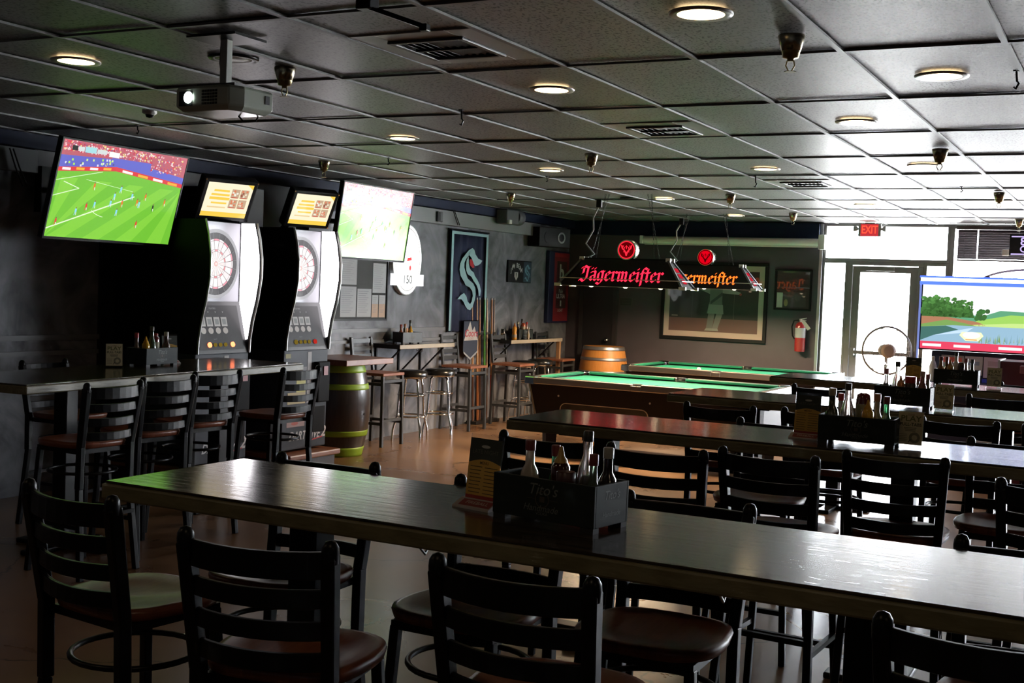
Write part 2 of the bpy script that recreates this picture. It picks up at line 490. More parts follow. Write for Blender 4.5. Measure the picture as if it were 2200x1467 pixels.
def ceiling():
    X0, DX, Y0, DY = -1.139, 0.611, 3.716, 1.2075
    b = B()
    r = random.Random(3)
    special = {(-7, 1): 2}
    vents = {(-3, 0), (-3, 2), (-3, 5)}
    for i in range(-12, 12):
        for j in range(-6, 11):
            x0, x1 = max(X0 + DX * i, XL), min(X0 + DX * (i + 1), XR)
            y0, y1 = max(Y0 + DY * j, YF), min(Y0 + DY * (j + 1), YB)
            if x1 - x0 < .02 or y1 - y0 < .02: continue
            a, c = r.uniform(-.0022, .0022), r.uniform(-.0032, .0032)
            z = lambda x, y: ZC + .008 + a * (1 if x == x1 else -1) + c * (1 if y == y1 else -1)
            cells = [(y0, y1)]
            if (i, j) in vents:     # a half panel carries the vent, the tile fills the rest
                ym = {0: 4.10, 2: 6.69, 5: 10.15}[j]
                cells = [(y0, ym), (ym + .62, y1)]
            for p, q in cells:
                if q - p < .02: continue
                b.add([(x0, p, z(x0, y0)), (x1, p, z(x1, y0)), (x1, q, z(x1, y1)), (x0, q, z(x0, y1))], [(0, 3, 2, 1)], special.get((i, j), 0 if r.random() < .78 else 1))
    b.box(XL - .2, XR + .2, YF - .2, YB + .25, ZC + .06, ZC + .2, 3)
    o = struct(b.obj('ceiling', [ceiling_material('ceiling_tile', (0.24, 0.235, 0.23), 0.45), ceiling_material('smooth_tile', (0.21, 0.205, 0.2), 0.40),
                                ceiling_material('unpainted_tile', (0.36, 0.28, 0.19), 0.55), black_paint]))
    g = B()
    for i in range(-12, 13):
        x = X0 + DX * i
        if XL < x < XR: g.box(x - .012, x + .012, YF, YB, ZC - .006, ZC + .004)
    for j in range(-6, 11):
        y = Y0 + DY * j
        if YF < y < YB: g.box(XL, XR, y - .011, y + .011, ZC - .005, ZC + .005)
    q = struct(g.obj('ceiling_grid', mat('grid_paint', (0.15, 0.15, 0.15), 0.45)))
    q.parent = o
    return o
ceiling()
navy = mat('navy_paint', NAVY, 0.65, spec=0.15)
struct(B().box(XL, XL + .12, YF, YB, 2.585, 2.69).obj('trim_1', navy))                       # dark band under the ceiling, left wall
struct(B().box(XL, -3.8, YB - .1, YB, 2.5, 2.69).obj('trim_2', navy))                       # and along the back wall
band = mat('band_paint', (0.2, 0.21, 0.22), 0.5)
struct(B().box(XL, XL + .1, YF, 6.3, 2.41, 2.575).obj('trim_3', band))
struct(B().box(XL, XL + .1, 10.2, 14.65, 2.41, 2.575).obj('trim_4', band))
rail_paint = mat('rail_paint', (0.16, 0.165, 0.18), 0.45)
for n, (y0, y1) in enumerate(((YF, 7.0), (10.05, 12.37))):
    struct(B().box(XL, XL + .025, y0, y1, 1.165, 1.205).obj('trim_%d' % (5 + 2 * n), rail_paint))
    struct(B().box(XL, XL + .02, y0, y1, 1.05, 1.085).obj('trim_%d' % (6 + 2 * n), rail_paint))
struct(B().box(XL, XL + .04, 7.0, 10.02, 0, 2.585).obj('trim_9', mat('black_board_and_shade', (0.006, 0.006, 0.007), 0.5)))     # black boards behind the dart machines
struct(B().box(XL, XL + .06, 6.3, 7.0, 2.41, 2.585).obj('trim_10', MATS['black_board_and_shade']))  # black cover painted in for the shade where the pale band fades
struct(B().box(-3.8, -3.763, YB - .03, YB, 0, 2.69).obj('trim_11', steel))                  # bright metal edge at the end of the back wall

# dark door in the corner of the back wall
d = struct(B().box(-7.12, -6.66, YB - .035, YB, 0.01, 2.08).obj('door_1', mat('dark_door', (0.02, 0.018, 0.02), 0.45)))
fr = B()
for x0, x1, z0, z1 in ((-7.18, -7.12, 0, 2.14), (-6.66, -6.6, 0, 2.14), (-7.12, -6.66, 2.08, 2.14)): fr.box(x0, x1, YB - .05, YB, z0, z1)
struct(fr.obj('door_frame', mat('dark_trim', (0.035, 0.03, 0.032), 0.45), d))
struct(B().lathe([(.012, 0), (.012, -.03), (.028, -.045), (.028, -.07), (.01, -.08)], 14, (-6.72, YB - .035, 1.02), axis='y').obj('door_knob', steel, d))

# shop front: aluminium frames, glass door, transom, big panes
def opening(name, x0, x1, z0, z1, w=.05, parent=None):
    b = B()
    y0, y1 = YB + .02, YB + .12
    b.box(x0, x0 + w, y0, y1, z0, z1).box(x1 - w, x1, y0, y1, z0, z1)
    b.box(x0 + w, x1 - w, y0, y1, z0, z0 + w).box(x0 + w, x1 - w, y0, y1, z1 - w, z1)
    f = struct(b.obj(name, aluminium, bevel=.004))
    p = struct(B().box(x0 + w, x1 - w, YB + .066, YB + .074, z0 + w, z1 - w).obj('pane', glass, f))
    return f
opening('window_1', -3.763, -2.2, 2.22, ZC, .035)
opening('window_2', -3.763, -3.44, 0, 2.22, .03)
opening('window_3', -2.50, -2.2, 0, 2.22, .04)
xs = [-2.2, .1, 1.9, 3.7, 5.55]
for k in range(4): opening('window_%d' % (4 + k), xs[k], xs[k + 1], 0, ZC, .05)
b = B()
b.box(-3.44, -3.375, YB + .02, YB + .12, 0, 2.17).box(-2.565, -2.5, YB + .02, YB + .12, 0, 2.17).box(-3.44, -2.5, YB + .02, YB + .12, 2.17, 2.22)
dr = struct(b.obj('door_2', aluminium, bevel=.004))
b = B()
for x0, x1, z0, z1 in ((-3.372, -3.28, .01, 2.16), (-2.66, -2.568, .01, 2.16), (-3.28, -2.66, .01, .2), (-3.28, -2.66, 2.08, 2.16)): b.box(x0, x1, YB + .04, YB + .09, z0, z1)
struct(b.obj('door_leaf', aluminium, dr))
struct(B().box(-3.28, -2.66, YB + .062, YB + .07, .2, 2.08).obj('pane', glass, dr))
b = B().box(-3.3, -2.64, YB - .03, YB - .005, 1.03, 1.075)
b.box(-3.36, -3.3, YB - .035, YB + .04, 1.01, 1.1).box(-2.64, -2.58, YB - .035, YB + .04, 1.01, 1.1)
struct(b.obj('push_bar', mat('bar_grey', (0.2, 0.2, 0.2), 0.4, 0.6), dr))
struct(B().box(-3.2, -2.85, YB - .03, YB + .04, 2.1, 2.155).obj('door_closer', aluminium, dr))

# ------------------------------------------------------------------ ceiling fittings
def cans():
    ring = B().lathe([(.085, -.004), (.112, -.006), (.116, 0), (.116, .002)], 28, cap=False)
    lit = [(-4.59, 4.17), (-2.7, 5.48), (-1.46, 4.14), (-.85, 5.58), (-1.49, 6.88), (-4.6, 7.05), (-4.5, 9.17), (-2.68, 9.25), (-4.56, 12.03), (-4.55, 14.5), (-2.63, 12.76), (-1.48, 9.12)]
    where = ['above the left end of the nearest long table', 'in the tile row beyond the ceiling vent', 'large at the top of the picture', 'beside the right edge of the picture over the second table',
             'over the third long table', 'above the gap before the two dart machines', 'between the second television and the pool lamps', 'near the third ceiling vent', 'just before the pool lamps over the near pool table',
             'close to the back wall above the roller screen', 'in the glare before the glass door', 'in the glare over the fourth long table']
    trim = mat('can_trim', (0.35, 0.32, 0.28), 0.35)
    warm = glow('warm_lamp', (1.0, 0.72, 0.38), 9.0)
    root = None
    for (x, y), w in zip(lit, where):
        lab = 'round lit ceiling downlight ' + w
        if root is None:
            root = thing('ceiling_downlight', lab, 'ceiling light', (x, y, ZC), 0, 'lit round downlights')
            ring.obj('trim_ring', trim, root)
            B().lathe([(.0001, -.0035), (.086, -.0035), (.086, .001)], 28, cap=False).obj('lamp', warm, root)
        else: dup(root, (x, y, ZC), 0, lab)
    for x, y in ((-3.6, 1.2), (-1.0, 1.2), (1.6, 1.2), (-6.2, 1.4), (1.6, 4.1)):     # unseen lamps added to give fill light from the camera side
        r2 = dup(root, (x, y, ZC), 0, 'added ceiling fill downlight outside the picture, ' + ('behind the camera, %s' % {-3.6: 'second from the left wall', -1.0: 'third from the left wall', 1.6: 'farthest from the left wall', -6.2: 'nearest the left wall'}[x] if y < 2 else 'beside the nearest table'))
        ld = bpy.data.lights.new('downlight', 'AREA'); ld.shape = 'DISK'; ld.size = .17; ld.energy = 2.5; ld.color = (1.0, 0.78, 0.52)  # added fill, brightens faces turned towards the camera
        lo = bpy.data.objects.new('downlight', ld); COL.objects.link(lo); lo.parent = r2; lo.location = (0, 0, -.02)
    for (x, y), w in (((-3.77, 4.34), 'behind the projector pole'), ((-4.91, 11.97), 'above the stag disc of the nearer pool lamp')):
        t = thing('ceiling_downlight', 'unlit dark round ceiling downlight ' + w, 'ceiling light', (x, y, ZC))
        ring.obj('trim_ring', black_metal, t)
        B().lathe([(.0001, -.002), (.086, -.002), (.086, .001)], 28, cap=False).obj('lamp', white_paint if y < 6 else black_plastic, t)
cans()
def sprinklers():
    pos = [((-3.67, 4.59), 'beside the projector'), ((-1.25, 4.58), 'right of the biggest downlight'), ((-6.14, 8.23), 'above the space between the dart machines'), ((-3.64, 8.09), 'beyond the second ceiling vent'),
           ((-6.01, 11.33), 'before the grey spotlight on the left wall'), ((-3.66, 11.48), 'with red glints over the pool lamps'), ((-3.69, 13.96), 'before the back wall near the exit glare'),
           ((-1.23, 8.18), 'with a dark block behind it in the bright ceiling'), ((-1.19, 11.32), 'in the bright ceiling before the window'), ((-1.32, 14.69), 'close to the blind of the shop window')]
    root = None
    for (x, y), w in pos:
        lab = 'brass fire sprinkler head ' + w
        if root is None:
            root = thing('fire_sprinkler', lab, 'sprinkler', (x, y, ZC), 0, 'sprinkler heads on the ceiling')
            B().lathe([(.05, .0), (.052, -.006), (.037, -.06), (.034, -.062)], 20, cap=False).obj('drop_cup', brass, root)
            B().lathe([(.036, -.06), (.03, -.085), (.014, -.088), (.012, -.1)], 16).obj('collar', mat('aged_brass', (0.22, 0.18, 0.09), 0.35, 1.0), root)
            b = B().tube([(.012, 0, -.095), (.017, 0, -.115), (.006, 0, -.136)], .003, 6).tube([(-.012, 0, -.095), (-.017, 0, -.115), (-.006, 0, -.136)], .003, 6)
            b.lathe([(.004, -.134), (.022, -.137), (.022, -.139)], 14)
            b.obj('deflector', MATS['aged_brass'], root)
        else: dup(root, (x, y, ZC), 0, lab)
sprinklers()
def hooks():
    pos = [((-3.5, 5.96), .09, 'mid-picture beyond the first vent'), ((-5.41, 8.09), .06, 'beyond the downlight near the dart machines'), ((-4.75, 9.62), .05, 'just beyond the small downlight'),
           ((-.54, 5.51), .08, 'at the right edge of the picture'), ((-1.43, 10.74), .05, 'in the bright ceiling before the window'), ((-6.09, 6.07), .06, 'above the first television'), ((-2.89, 9.7), .1, 'near the third ceiling vent')]
    for (x, y), l, w in pos:
        t = thing('ceiling_hook', 'small dark hook hanging from the ceiling ' + w, 'hook', (x, y, ZC))
        B().box(-.012, .012, -.012, .012, -.008, -.001).obj('clip', black_metal, t)
        B().tube([(0, 0, -.004), (.004, 0, -l * .6), (.012, .004, -l * .7), (0, .004, -l), (-.008, 0, -l * .9)], .005, 6).obj('hook', black_metal, t)
    t = thing('dome_sensor', 'small round white sensor on the ceiling above the first television', 'sensor', (-5.46, 5.54, ZC))
    B().lathe([(.045, 0), (.045, -.02), (.03, -.03)], 20).obj('ring', white_paint, t)
    B().lathe([(.026, -.03), (.02, -.045), (.001, -.05)], 16, cap=False).obj('lens', black_plastic, t)
hooks()
def vents():
    for (x, y), w in (((-2.667, 4.41), 'nearest the camera on its pale panel'), ((-2.667, 7.0), 'second from the camera catching white light'), ((-2.667, 10.46), 'farthest small one before the glare')):
        t = thing('ceiling_vent', 'dark louvred ceiling air vent ' + w, 'vent', (x, y, ZC))
        b = B()
        for x0, x1, y0, y1 in ((-.305, -.165, -.31, .31), (.165, .305, -.31, .31), (-.165, .165, -.31, -.175), (-.165, .165, .175, .31)): b.box(x0, x1, y0, y1, -.001, .012)
        b.obj('panel', tile_white, t, bevel=.003)
        b = B()
        for x0, x1, y0, y1 in ((-.18, -.155, -.19, .19), (.155, .18, -.19, .19), (-.155, .155, -.19, -.165), (-.155, .155, .165, .19)): b.box(x0, x1, y0, y1, -.012, -.001)
        b.obj('frame', dark_grey, t, bevel=.003)
        b = B()
        for k in range(9):
            xx = -.14 + .035 * k
            b.bar((xx, -.165, .004), (xx, .165, .004), .028, .003, ref=(.6 if k < 4 else -.6, 0, 1))
        b.box(-.155, .155, -.004, .004, -.01, .02).box(-.16, .16, -.17, .17, .03, .034)
        b.obj('louvres', black_metal, t)
vents()
# black folding bracket hanging from the ceiling at the top edge
t = thing('ceiling_bracket', 'black two-armed metal bracket hanging from the ceiling at the top edge of the picture', 'bracket', (-2.47, 3.53, ZC))
B().box(-.03, .03, -.03, .03, -.05, -.001).obj('base', black_metal, t, bevel=.004)
B().bar((.0, -.015, -.04), (.2, .05, -.11), .012).obj('arm', black_metal, t)
B().bar((.0, .02, -.035), (.2, .06, -.105), .012).obj('arm', black_metal, t)
B().box(.19, .22, .04, .07, -.125, -.1).obj('end_joint', black_metal, t, bevel=.003)

def projector():
    t = thing('projector', 'pale grey video projector hanging from a pole under the ceiling', 'projector', (-3.47, 3.95, ZC))
    body = mat('projector_grey', (0.42, 0.46, 0.40), 0.22)
    b = B().box(-.13, .13, -.1, .1, -.012, -.001)
    b.obj('ceiling_plate', black_metal, t)
    B().box(-.018, .018, -.018, .018, -.2, -.001).obj('pole', mat('pole_grey', (0.42, 0.44, 0.4), 0.35), t, bevel=.003)
    R = Matrix.Translation((0, 0, -.27)) @ Matrix.Rotation(math.radians(-4), 4, 'Z')
    b = B()
    outline = [(-.165, -.1), (-.15, -.13), (.09, -.13), (.135, -.115), (.16, -.05), (.16, .12), (-.15, .12), (-.165, .1)]
    lo = [Vector((x * .86, y * .84, -.05)) for x, y in outline]; mi = [Vector((x, y, -.03)) for x, y in outline]; hi = [Vector((x, y, .04)) for x, y in outline]; tp = [Vector((x * .95, y * .94, .052)) for x, y in outline]
    n = len(outline)
    vs = [R @ p for p in lo + mi + hi + tp]
    fs = [tuple(range(n))[::-1], tuple(range(3 * n, 4 * n))]
    for k in range(3):
        for i in range(n): fs.append((k * n + i, k * n + (i + 1) % n, (k + 1) * n + (i + 1) % n, (k + 1) * n + i))
    h = b.add(vs, fs).obj('housing', body, t, bevel=.006)
    B().box(-.1, .1, -.06, .06, -.215, -.2).obj('mount_plate', dark_grey, t)
    fr = (R @ Vector((0, -.13, 0)), R.to_3x3() @ Vector((1, 0, 0)), (0, 0, 1), R.to_3x3() @ Vector((0, -1, 0)))
    B().prism(rect(-.13, -.03, -.055, .03), fr, -.02, .003).obj('lens_recess', black_plastic, h)
    B().prism(disc(-.075, .004, .024), fr, .003, .006).obj('lens', glow('projector_beam', (0.85, 1.0, 0.9), 14), h)
    g = B()
    for i in range(6):
        for j in range(5): g.prism(rect(.0 + .015 * i, -.028 + .0125 * j, .011 + .015 * i, -.019 + .0125 * j), fr, 0, .002)
    g.obj('vent', black_plastic, h)
    fr2 = (R @ Vector((.16, .04, 0)), R.to_3x3() @ Vector((0, 1, 0)), (0, 0, 1), R.to_3x3() @ Vector((1, 0, 0)))
    B().prism(rect(.03, -.005, .055, .03), fr2, 0, .003).obj('button_panel', black_plastic, h)
    pts = [(0.02, .06, -.315), (.06, .05, -.345), (.1, .08, -.34), (.09, .12, -.3)]
    B().tube(pts, .004, 6).obj('cable', black_plastic, t)
    B().tube([(-.045, .02, -.005), (-.05, .02, -.1), (-.03, .02, -.2)], .004, 6).obj('cable', black_plastic, t)
projector()

# ------------------------------------------------------------------ long bar tables
def table(label, x0, x1, y0, y1, cols, rz=0.0):
    """a plank top on square black columns; local origin at the middle on the floor"""
    cx, cy = (x0 + x1) / 2, (y0 + y1) / 2
    hx_, hy = (x1 - x0) / 2, (y1 - y0) / 2
    t = thing('bar_table', label, 'table', (cx, cy, 0), rz, 'long wooden bar tables')
    b = B()
    b.box(-hx_ + .008, hx_ - .008, -hy + .008, hy - .008, 1.062, 1.07)
    b.obj('tabletop', table_wood, t, bevel=.003)
    b = B().box(-hx_, hx_, -hy, hy, 1.015, 1.062)
    b.obj('table_edge', table_edge, t, bevel=.006)
    for c in cols:
        c -= cx
        B().box(c - .05, c + .05, -.05, .05, .03, 1.0).obj('column', black_metal, t, bevel=.006)
        B().box(c - .16, c + .16, -hy * .7, hy * .7, 1.0, 1.015).obj('top_plate', black_metal, t)
        b = B().box(c - .05, c + .05, -.33, .33, .0, .03).box(c - .3, c + .3, -.05, .05, .0, .03)
        b.obj('foot', black_metal, t, bevel=.008)
    for x in (-hx_ + 1.05, -hx_ + 1.9):
        b = B().tube([(x, -hy + .2, 1.015), (x, -hy + .2, .985), (x, -hy + .17, .96), (x, -hy + .14, .985)], .004, 6).tube([(x, -hy + .2, .99), (x + .03, -hy + .2, .968), (x + .045, -hy + .2, .985)], .004, 6)
        b.obj('bag_hook', steel, t)
    return t
table('nearest long dark wooden bar table with caddy and menu card', -2.77, .35, 2.65, 3.30, (-2.22, -.55))
table('second long wooden bar table, the one with a play pull-tabs card and large caddy', -2.72, .35, 5.17, 5.80, (-2.32, -.9))
table('third long wooden bar table, red glow on its left end', -2.68, .2, 7.28, 7.95, (-2.2, -.7))
table('farthest long wooden bar table, in front of the golf screen', -2.68, .1, 9.65, 10.32, (-2.2, -.7))
TLa = math.radians(90 + 5.4)
tl = table('long wooden bar table along the left wall before the dart machines', -7.33, -4.53, 5.555, 6.335, (-6.6, -5.05), TLa)
TLC = (-5.885, 5.94)
tl.location = (*TLC, 0)
def on_left_table(u, v):   # u along its length (towards the dart machines), v towards the wall
    c, s = math.cos(TLa), math.sin(TLa)
    return (TLC[0] + u * c - v * s, TLC[1] + u * s + v * c)

# ------------------------------------------------------------------ ladder-back bar chairs
def make_chair():
    """faces +Y at rz 0; origin on the floor under the seat; back posts lean out behind"""
    t = thing('bar_chair', '', 'chair', (0, 0, 0), 0, 'ladder-back bar chairs')
    # saddle seat: rounded square dished in the middle
    N = 32; b = B(); rings = []
    for k, (f, z) in enumerate(((.001, .736), (.3, .738), (.62, .745), (.9, .755), (.985, .752), (1.0, .742), (.97, .722), (.9, .718), (.001, .718))):
        vs = []
        for i in range(N):
            a = 2 * PI * i / N
            ca, sa = math.cos(a), math.sin(a)
            e = 2.0 / (3.4 if sa < 0 else 3.0)
            x = .205 * math.copysign(abs(ca) ** e, ca) * f
            y = .205 * math.copysign(abs(sa) ** e, sa) * f
            vs.append((x * (1.0 if y < 0 else 1.04), y + .005, z))
        rings.append(vs)
    allv = [p for r in rings for p in r]
    fs = [(k * N + i, k * N + (i + 1) % N, (k + 1) * N + (i + 1) % N, (k + 1) * N + i) for k in range(len(rings) - 1) for i in range(N)]
    b.add(allv, fs, 0, True).obj('seat', seat_wood, t)
    B().lathe([(.165, .712), (.165, .718)], 20).box(-.17, .17, -.17, -.15, .69, .716).box(-.17, .17, .15, .17, .69, .716).box(-.17, -.15, -.15, .15, .69, .716).box(.15, .17, -.15, .15, .69, .716).obj('seat_frame', black_metal, t)
    for s in (-1, 1):
        b = B().bar((s * .158, .158, .7), (s * .195, .2, 0), .03, ref=(0, 1, 0))
        b.obj('leg', black_metal, t, bevel=.004)
        b = B().bar((s * .2, -.235, 0), (s * .178, -.185, .5), .032, ref=(0, 1, 0)).bar((s * .178, -.185, .5), (s * .176, -.19, .74), .032, .04, ref=(0, 1, 0))
        b.obj('leg', black_metal, t, bevel=.004)
        # back post with a rounded knob, widening upwards
        b = B().bar((s * .176, -.19, .735), (s * .19, -.243, 1.06), .034, .042, ref=(0, 1, 0), w1=.036, d1=.044)
        b.lathe([(.02, 1.04), (.0215, 1.065), (.02, 1.08), (.013, 1.092), (.002, 1.096)], 14, (s * .19, -.2445, 0))
        b.obj('back_post', black_metal, t, bevel=.006)
    for k, (z, h) in enumerate(((1.035, .066), (.952, .047), (.872, .046), (.793, .046))):
        f = (z - .735) / .325
        hw = .176 + .014 * f; yb = -.19 - .053 * f
        vs = []; n = 9
        for i in range(n):
            u = -1 + 2 * i / (n - 1)
            x = u * hw; y = yb - .042 * (1 - u * u)
            sag = -.004 * (1 - u * u)
            vs += [(x, y - .008, z - h / 2 + sag), (x, y + .008, z - h / 2 + sag), (x, y + .008, z + h / 2 + sag), (x, y - .008, z + h / 2 + sag)]
        fs = [(0, 1, 2, 3), tuple((n - 1) * 4 + q for q in (3, 2, 1, 0))]
        for i in range(n - 1):
            for q in range(4): fs.append((i * 4 + q, (i + 1) * 4 + q, (i + 1) * 4 + (q + 1) % 4, i * 4 + (q + 1) % 4))
        B().add(vs, fs).obj('back_rail', black_metal, t, bevel=.003)
    ring = [(.185 * math.cos(2 * PI * i / 28), .185 * math.sin(2 * PI * i / 28) - .005, .575) for i in range(28)]
    B().tube(ring, .0095, 8, closed=True).obj('foot_ring', black_metal, t)
    for s in (-1, 1):
        B().bar((s * .188, -.21, .29), (s * .184, .185, .29), .022).obj('stretcher', black_metal, t)
    B().bar((-.184, .185, .24), (.184, .185, .24), .022).obj('stretcher', black_metal, t)
    B().bar((-.188, -.21, .34), (.188, -.21, .34), .022).obj('stretcher', black_metal, t)
    return t
_chair = None
def chair(x, y, deg, label):
    """x, y: the middle of the two back knobs; deg: turn (0 faces away from the camera towards +Y)"""
    global _chair
    rz = math.radians(deg)
    px, py = x - .2445 * math.sin(rz), y + .2445 * math.cos(rz)
    if _chair is None:
        _chair = make_chair(); _chair.location = (px, py, 0); _chair.rotation_euler = (0, 0, rz); _chair['label'] = label
    else: dup(_chair, (px, py, 0), rz, label)
BK = 'black ladder-back bar chair '
chair(-2.65, 2.42, -7, BK + 'at the near left corner, whole back and green-lit seat showing')
chair(-1.84, 2.25, 12, BK + 'turned slightly, second along the near side of the nearest table')
chair(-1.20, 2.34, 1, BK + 'at the bottom centre below the nearest condiment caddy')
chair(-.235, 2.43, 0, BK + 'cut by the bottom right corner of the picture')
chair(-2.47, 3.385, 183, BK + 'behind the far left corner of the nearest table')
chair(-1.74, 3.37, 180, BK + 'behind the nearest table, mostly hidden by the menu card')
chair(-1.19, 3.46, 181, BK + 'behind the middle of the nearest table, just right of its caddy')
chair(-.21, 3.385, 180, BK + 'behind the right end of the nearest table')
chair(-2.215, 4.57, 5, BK + 'before the left end of the second table, behind the bottles')
chair(-1.70, 4.53, 6, BK + 'before the second table, orange floor showing between its rails')
chair(-1.30, 4.72, -3, BK + 'pushed under the second table left of the fully seen one')
chair(-.865, 5.03, 5, BK + 'seen whole below the large caddy of the second table')
chair(-.235, 4.62, 0, BK + 'at the right picture edge before the second table')
chair(-.50, 5.97, 180, BK + 'behind the bright right end of the second table')
chair(-1.6, 5.95, 180, BK + 'behind the second table, hidden by its caddy and menu')
chair(-2.11, 6.6, 6, BK + 'before the red-lit left end of the third table')
chair(-1.58, 6.72, 0, BK + 'before the third table behind the orange menu card')
chair(-.86, 6.87, 0, BK + 'before the third table right of the play card')
chair(-.34, 6.88, 0, BK + 'at the right picture edge before the third table')
chair(-2.03, 8.68, 6, BK + 'standing back from the left end of the farthest table')
chair(-.87, 8.92, 2, BK + 'before the right part of the farthest table')
chair(-.83, 10.62, 180, BK + 'behind the farthest table before the maroon cabinet')
chair(-5.07, 4.93, 88, BK + 'first of four along the left table, nearest the camera')
chair(-5.17, 5.46, 84, BK + 'second of four along the left table')
chair(-5.29, 6.03, 84, BK + 'third of four along the left table, red light on its seat')
chair(-5.23, 6.82, 88, BK + 'at the end of the left table before the second dart machine')
chair(-6.60, 5.78, -87, BK + 'on the wall side of the left table')

# ------------------------------------------------------------------ bottles, caddies and cards
def glassy(name, col, tr=0.0):
    return mat(name, col, 0.12, coat=0.6, trans=tr)
clear = mat('bottle_glass', (0.55, 0.56, 0.54), 0.05, trans=0.85)
BOT = {  # profile (radius, height), liquid colour, cap profile, cap colour, label band
    'slim': ([(.02, 0), (.022, .004), (.022, .08), (.02, .095), (.0125, .115), (.0115, .165)], [(.014, .16), (.014, .19), (.012, .193)], (.022, .025, .08)),
    'wide': ([(.03, 0), (.032, .005), (.032, .095), (.027, .12), (.0155, .142), (.0145, .19)], [(.017, .185), (.017, .215), (.015, .218)], (.0325, .03, .09)),
    'flare': ([(.034, 0), (.035, .006), (.034, .1), (.026, .15), (.0145, .185), (.0135, .225), (.0145, .23)], [(.0155, .226), (.0155, .255), (.013, .258)], None),
    'squeeze': ([(.03, 0), (.032, .006), (.032, .06), (.026, .085), (.031, .11), (.03, .145), (.021, .16)], [(.022, .158), (.02, .168), (.012, .178), (.006, .205), (.003, .21)], (.0325, .02, .058)),
    'jar': ([(.03, 0), (.031, .004), (.031, .1), (.027, .11)], [(.03, .108), (.03, .14), (.027, .143)], (.0315, .02, .085)),
    'upturned': ([(.024, 0), (.024, .025), (.03, .05), (.037, .09), (.037, .19), (.032, .215), (.015, .225)], [(.025, -.001), (.025, .024)], (.0375, .08, .17)),
}
CAPS = {}
def bottle(kind, x, y, z, col, cap, label, lab=None, tr=0.0, s=1.0, group=None):
    prof, cp, band = BOT[kind]
    ck = 'liquid_%02x%02x%02x_%d' % (*[int(c * 255) for c in col], int(tr * 10))
    pk = 'cap_%02x%02x%02x' % tuple(int(c * 255) for c in cap)
    cat = 'bottle' if kind != 'jar' else 'jar'
    t = thing('sauce_bottle' if kind != 'jar' else 'sauce_jar', label, cat, (x, y, z), random.uniform(0, 6), group)
    t.scale = (s, s, s)
    B().lathe(prof, 18).obj('bottle_body' if kind != 'jar' else 'jar_body', glassy(ck, col, tr), t)
    B().lathe(cp, 16).obj('cap', mat(pk, cap, 0.4), t)
    if band and lab:
        lk = 'label_%02x%02x%02x' % tuple(int(c * 255) for c in lab)
        r, z0, z1 = band
        B().lathe([(r, z0), (r + .0004, z0 + .001), (r + .0004, z1 - .001), (r, z1)], 18, cap=False).obj('paper_label', mat(lk, lab, 0.6), t)
    return t
caddy_face = mat('caddy_face', (0.012, 0.017, 0.016), 0.6, spec=0.2, noise=(14, (0.02, 0.026, 0.024), (1, 1, 3), 0.3))
caddy_wood = mat('caddy_wood', (0.015, 0.015, 0.014), 0.6)
def caddy(x, y, z, rz, label, w=.33, d=.17, h=.125, letter=(.13, .14, .135), wood=None):
    """open-topped wooden condiment box on four feet; front faces -Y at rz 0"""
    t = thing('condiment_caddy', label, 'caddy', (x, y, z), rz, 'condiment caddies')
    m = wood or caddy_face
    f = .014
    hw, hd = w / 2, d / 2
    for nm, (x0, x1, y0, y1) in (('front_panel', (-hw, hw, -hd, -hd + .009)), ('rear_panel', (-hw, hw, hd - .009, hd))):
        B().box(x0, x1, y0, y1, f, h).obj(nm, m, t, bevel=.0015)
    for s in (-1, 1):
        B().box(min(s * hw, s * (hw - .009)), max(s * hw, s * (hw - .009)), -hd + .009, hd - .009, f, h).obj('end_panel', m, t, bevel=.0015)
    B().box(-hw + .009, hw - .009, -hd + .009, hd - .009, f, f + .008).obj('bottom', caddy_wood, t)
    for i in (-1, 1):
        for j in (-1, 1): B().box(i * (hw - .022) - .02, i * (hw - .022) + .02, j * (hd - .016) - .014, j * (hd - .016) + .014, 0, f).obj('foot', caddy_wood, t)
    ink = mat('caddy_lettering', letter, 0.6)
    b = B()
    fr = FRONT((0, -hd, 0))
    put_text(b, "Tito's", (-.0, h * .76), .042, fr, .0006, shear=.3, bold=.004)
    put_text(b, 'Handmade', (-.005, h * .36), .026, fr, .0006, shear=.3)
    put_text(b, 'VODKA', (0, h * .25), .011, fr, .0006)
    fe = ((hw, 0, 0), (0, 1, 0), (0, 0, 1), (1, 0, 0))
    put_text(b, "Tito's", (0, h * .76), .034, fe, .0006, shear=.3, bold=.004)
    put_text(b, 'Handmade', (0, h * .36), .02, fe, .0006, shear=.3)
    b.obj('lettering', ink, t)
    b = B()
    for p in ring_polys(0, h * .56, .02, .02, .023, .023, 20): b.flat(p, fr, .0006)
    for p in (rect(-.05, h * .555, -.024, h * .565), rect(.024, h * .555, .05, h * .565), rect(-.008, h * .5, .008, h * .62)): b.flat(p, fr, .0006)
    b.obj('crest', mat('crest_ink', (0.06, 0.045, 0.035), 0.6), t)
    return t
acrylic = thin_glass('acrylic', (0.96, 0.97, 0.97), 0.12)
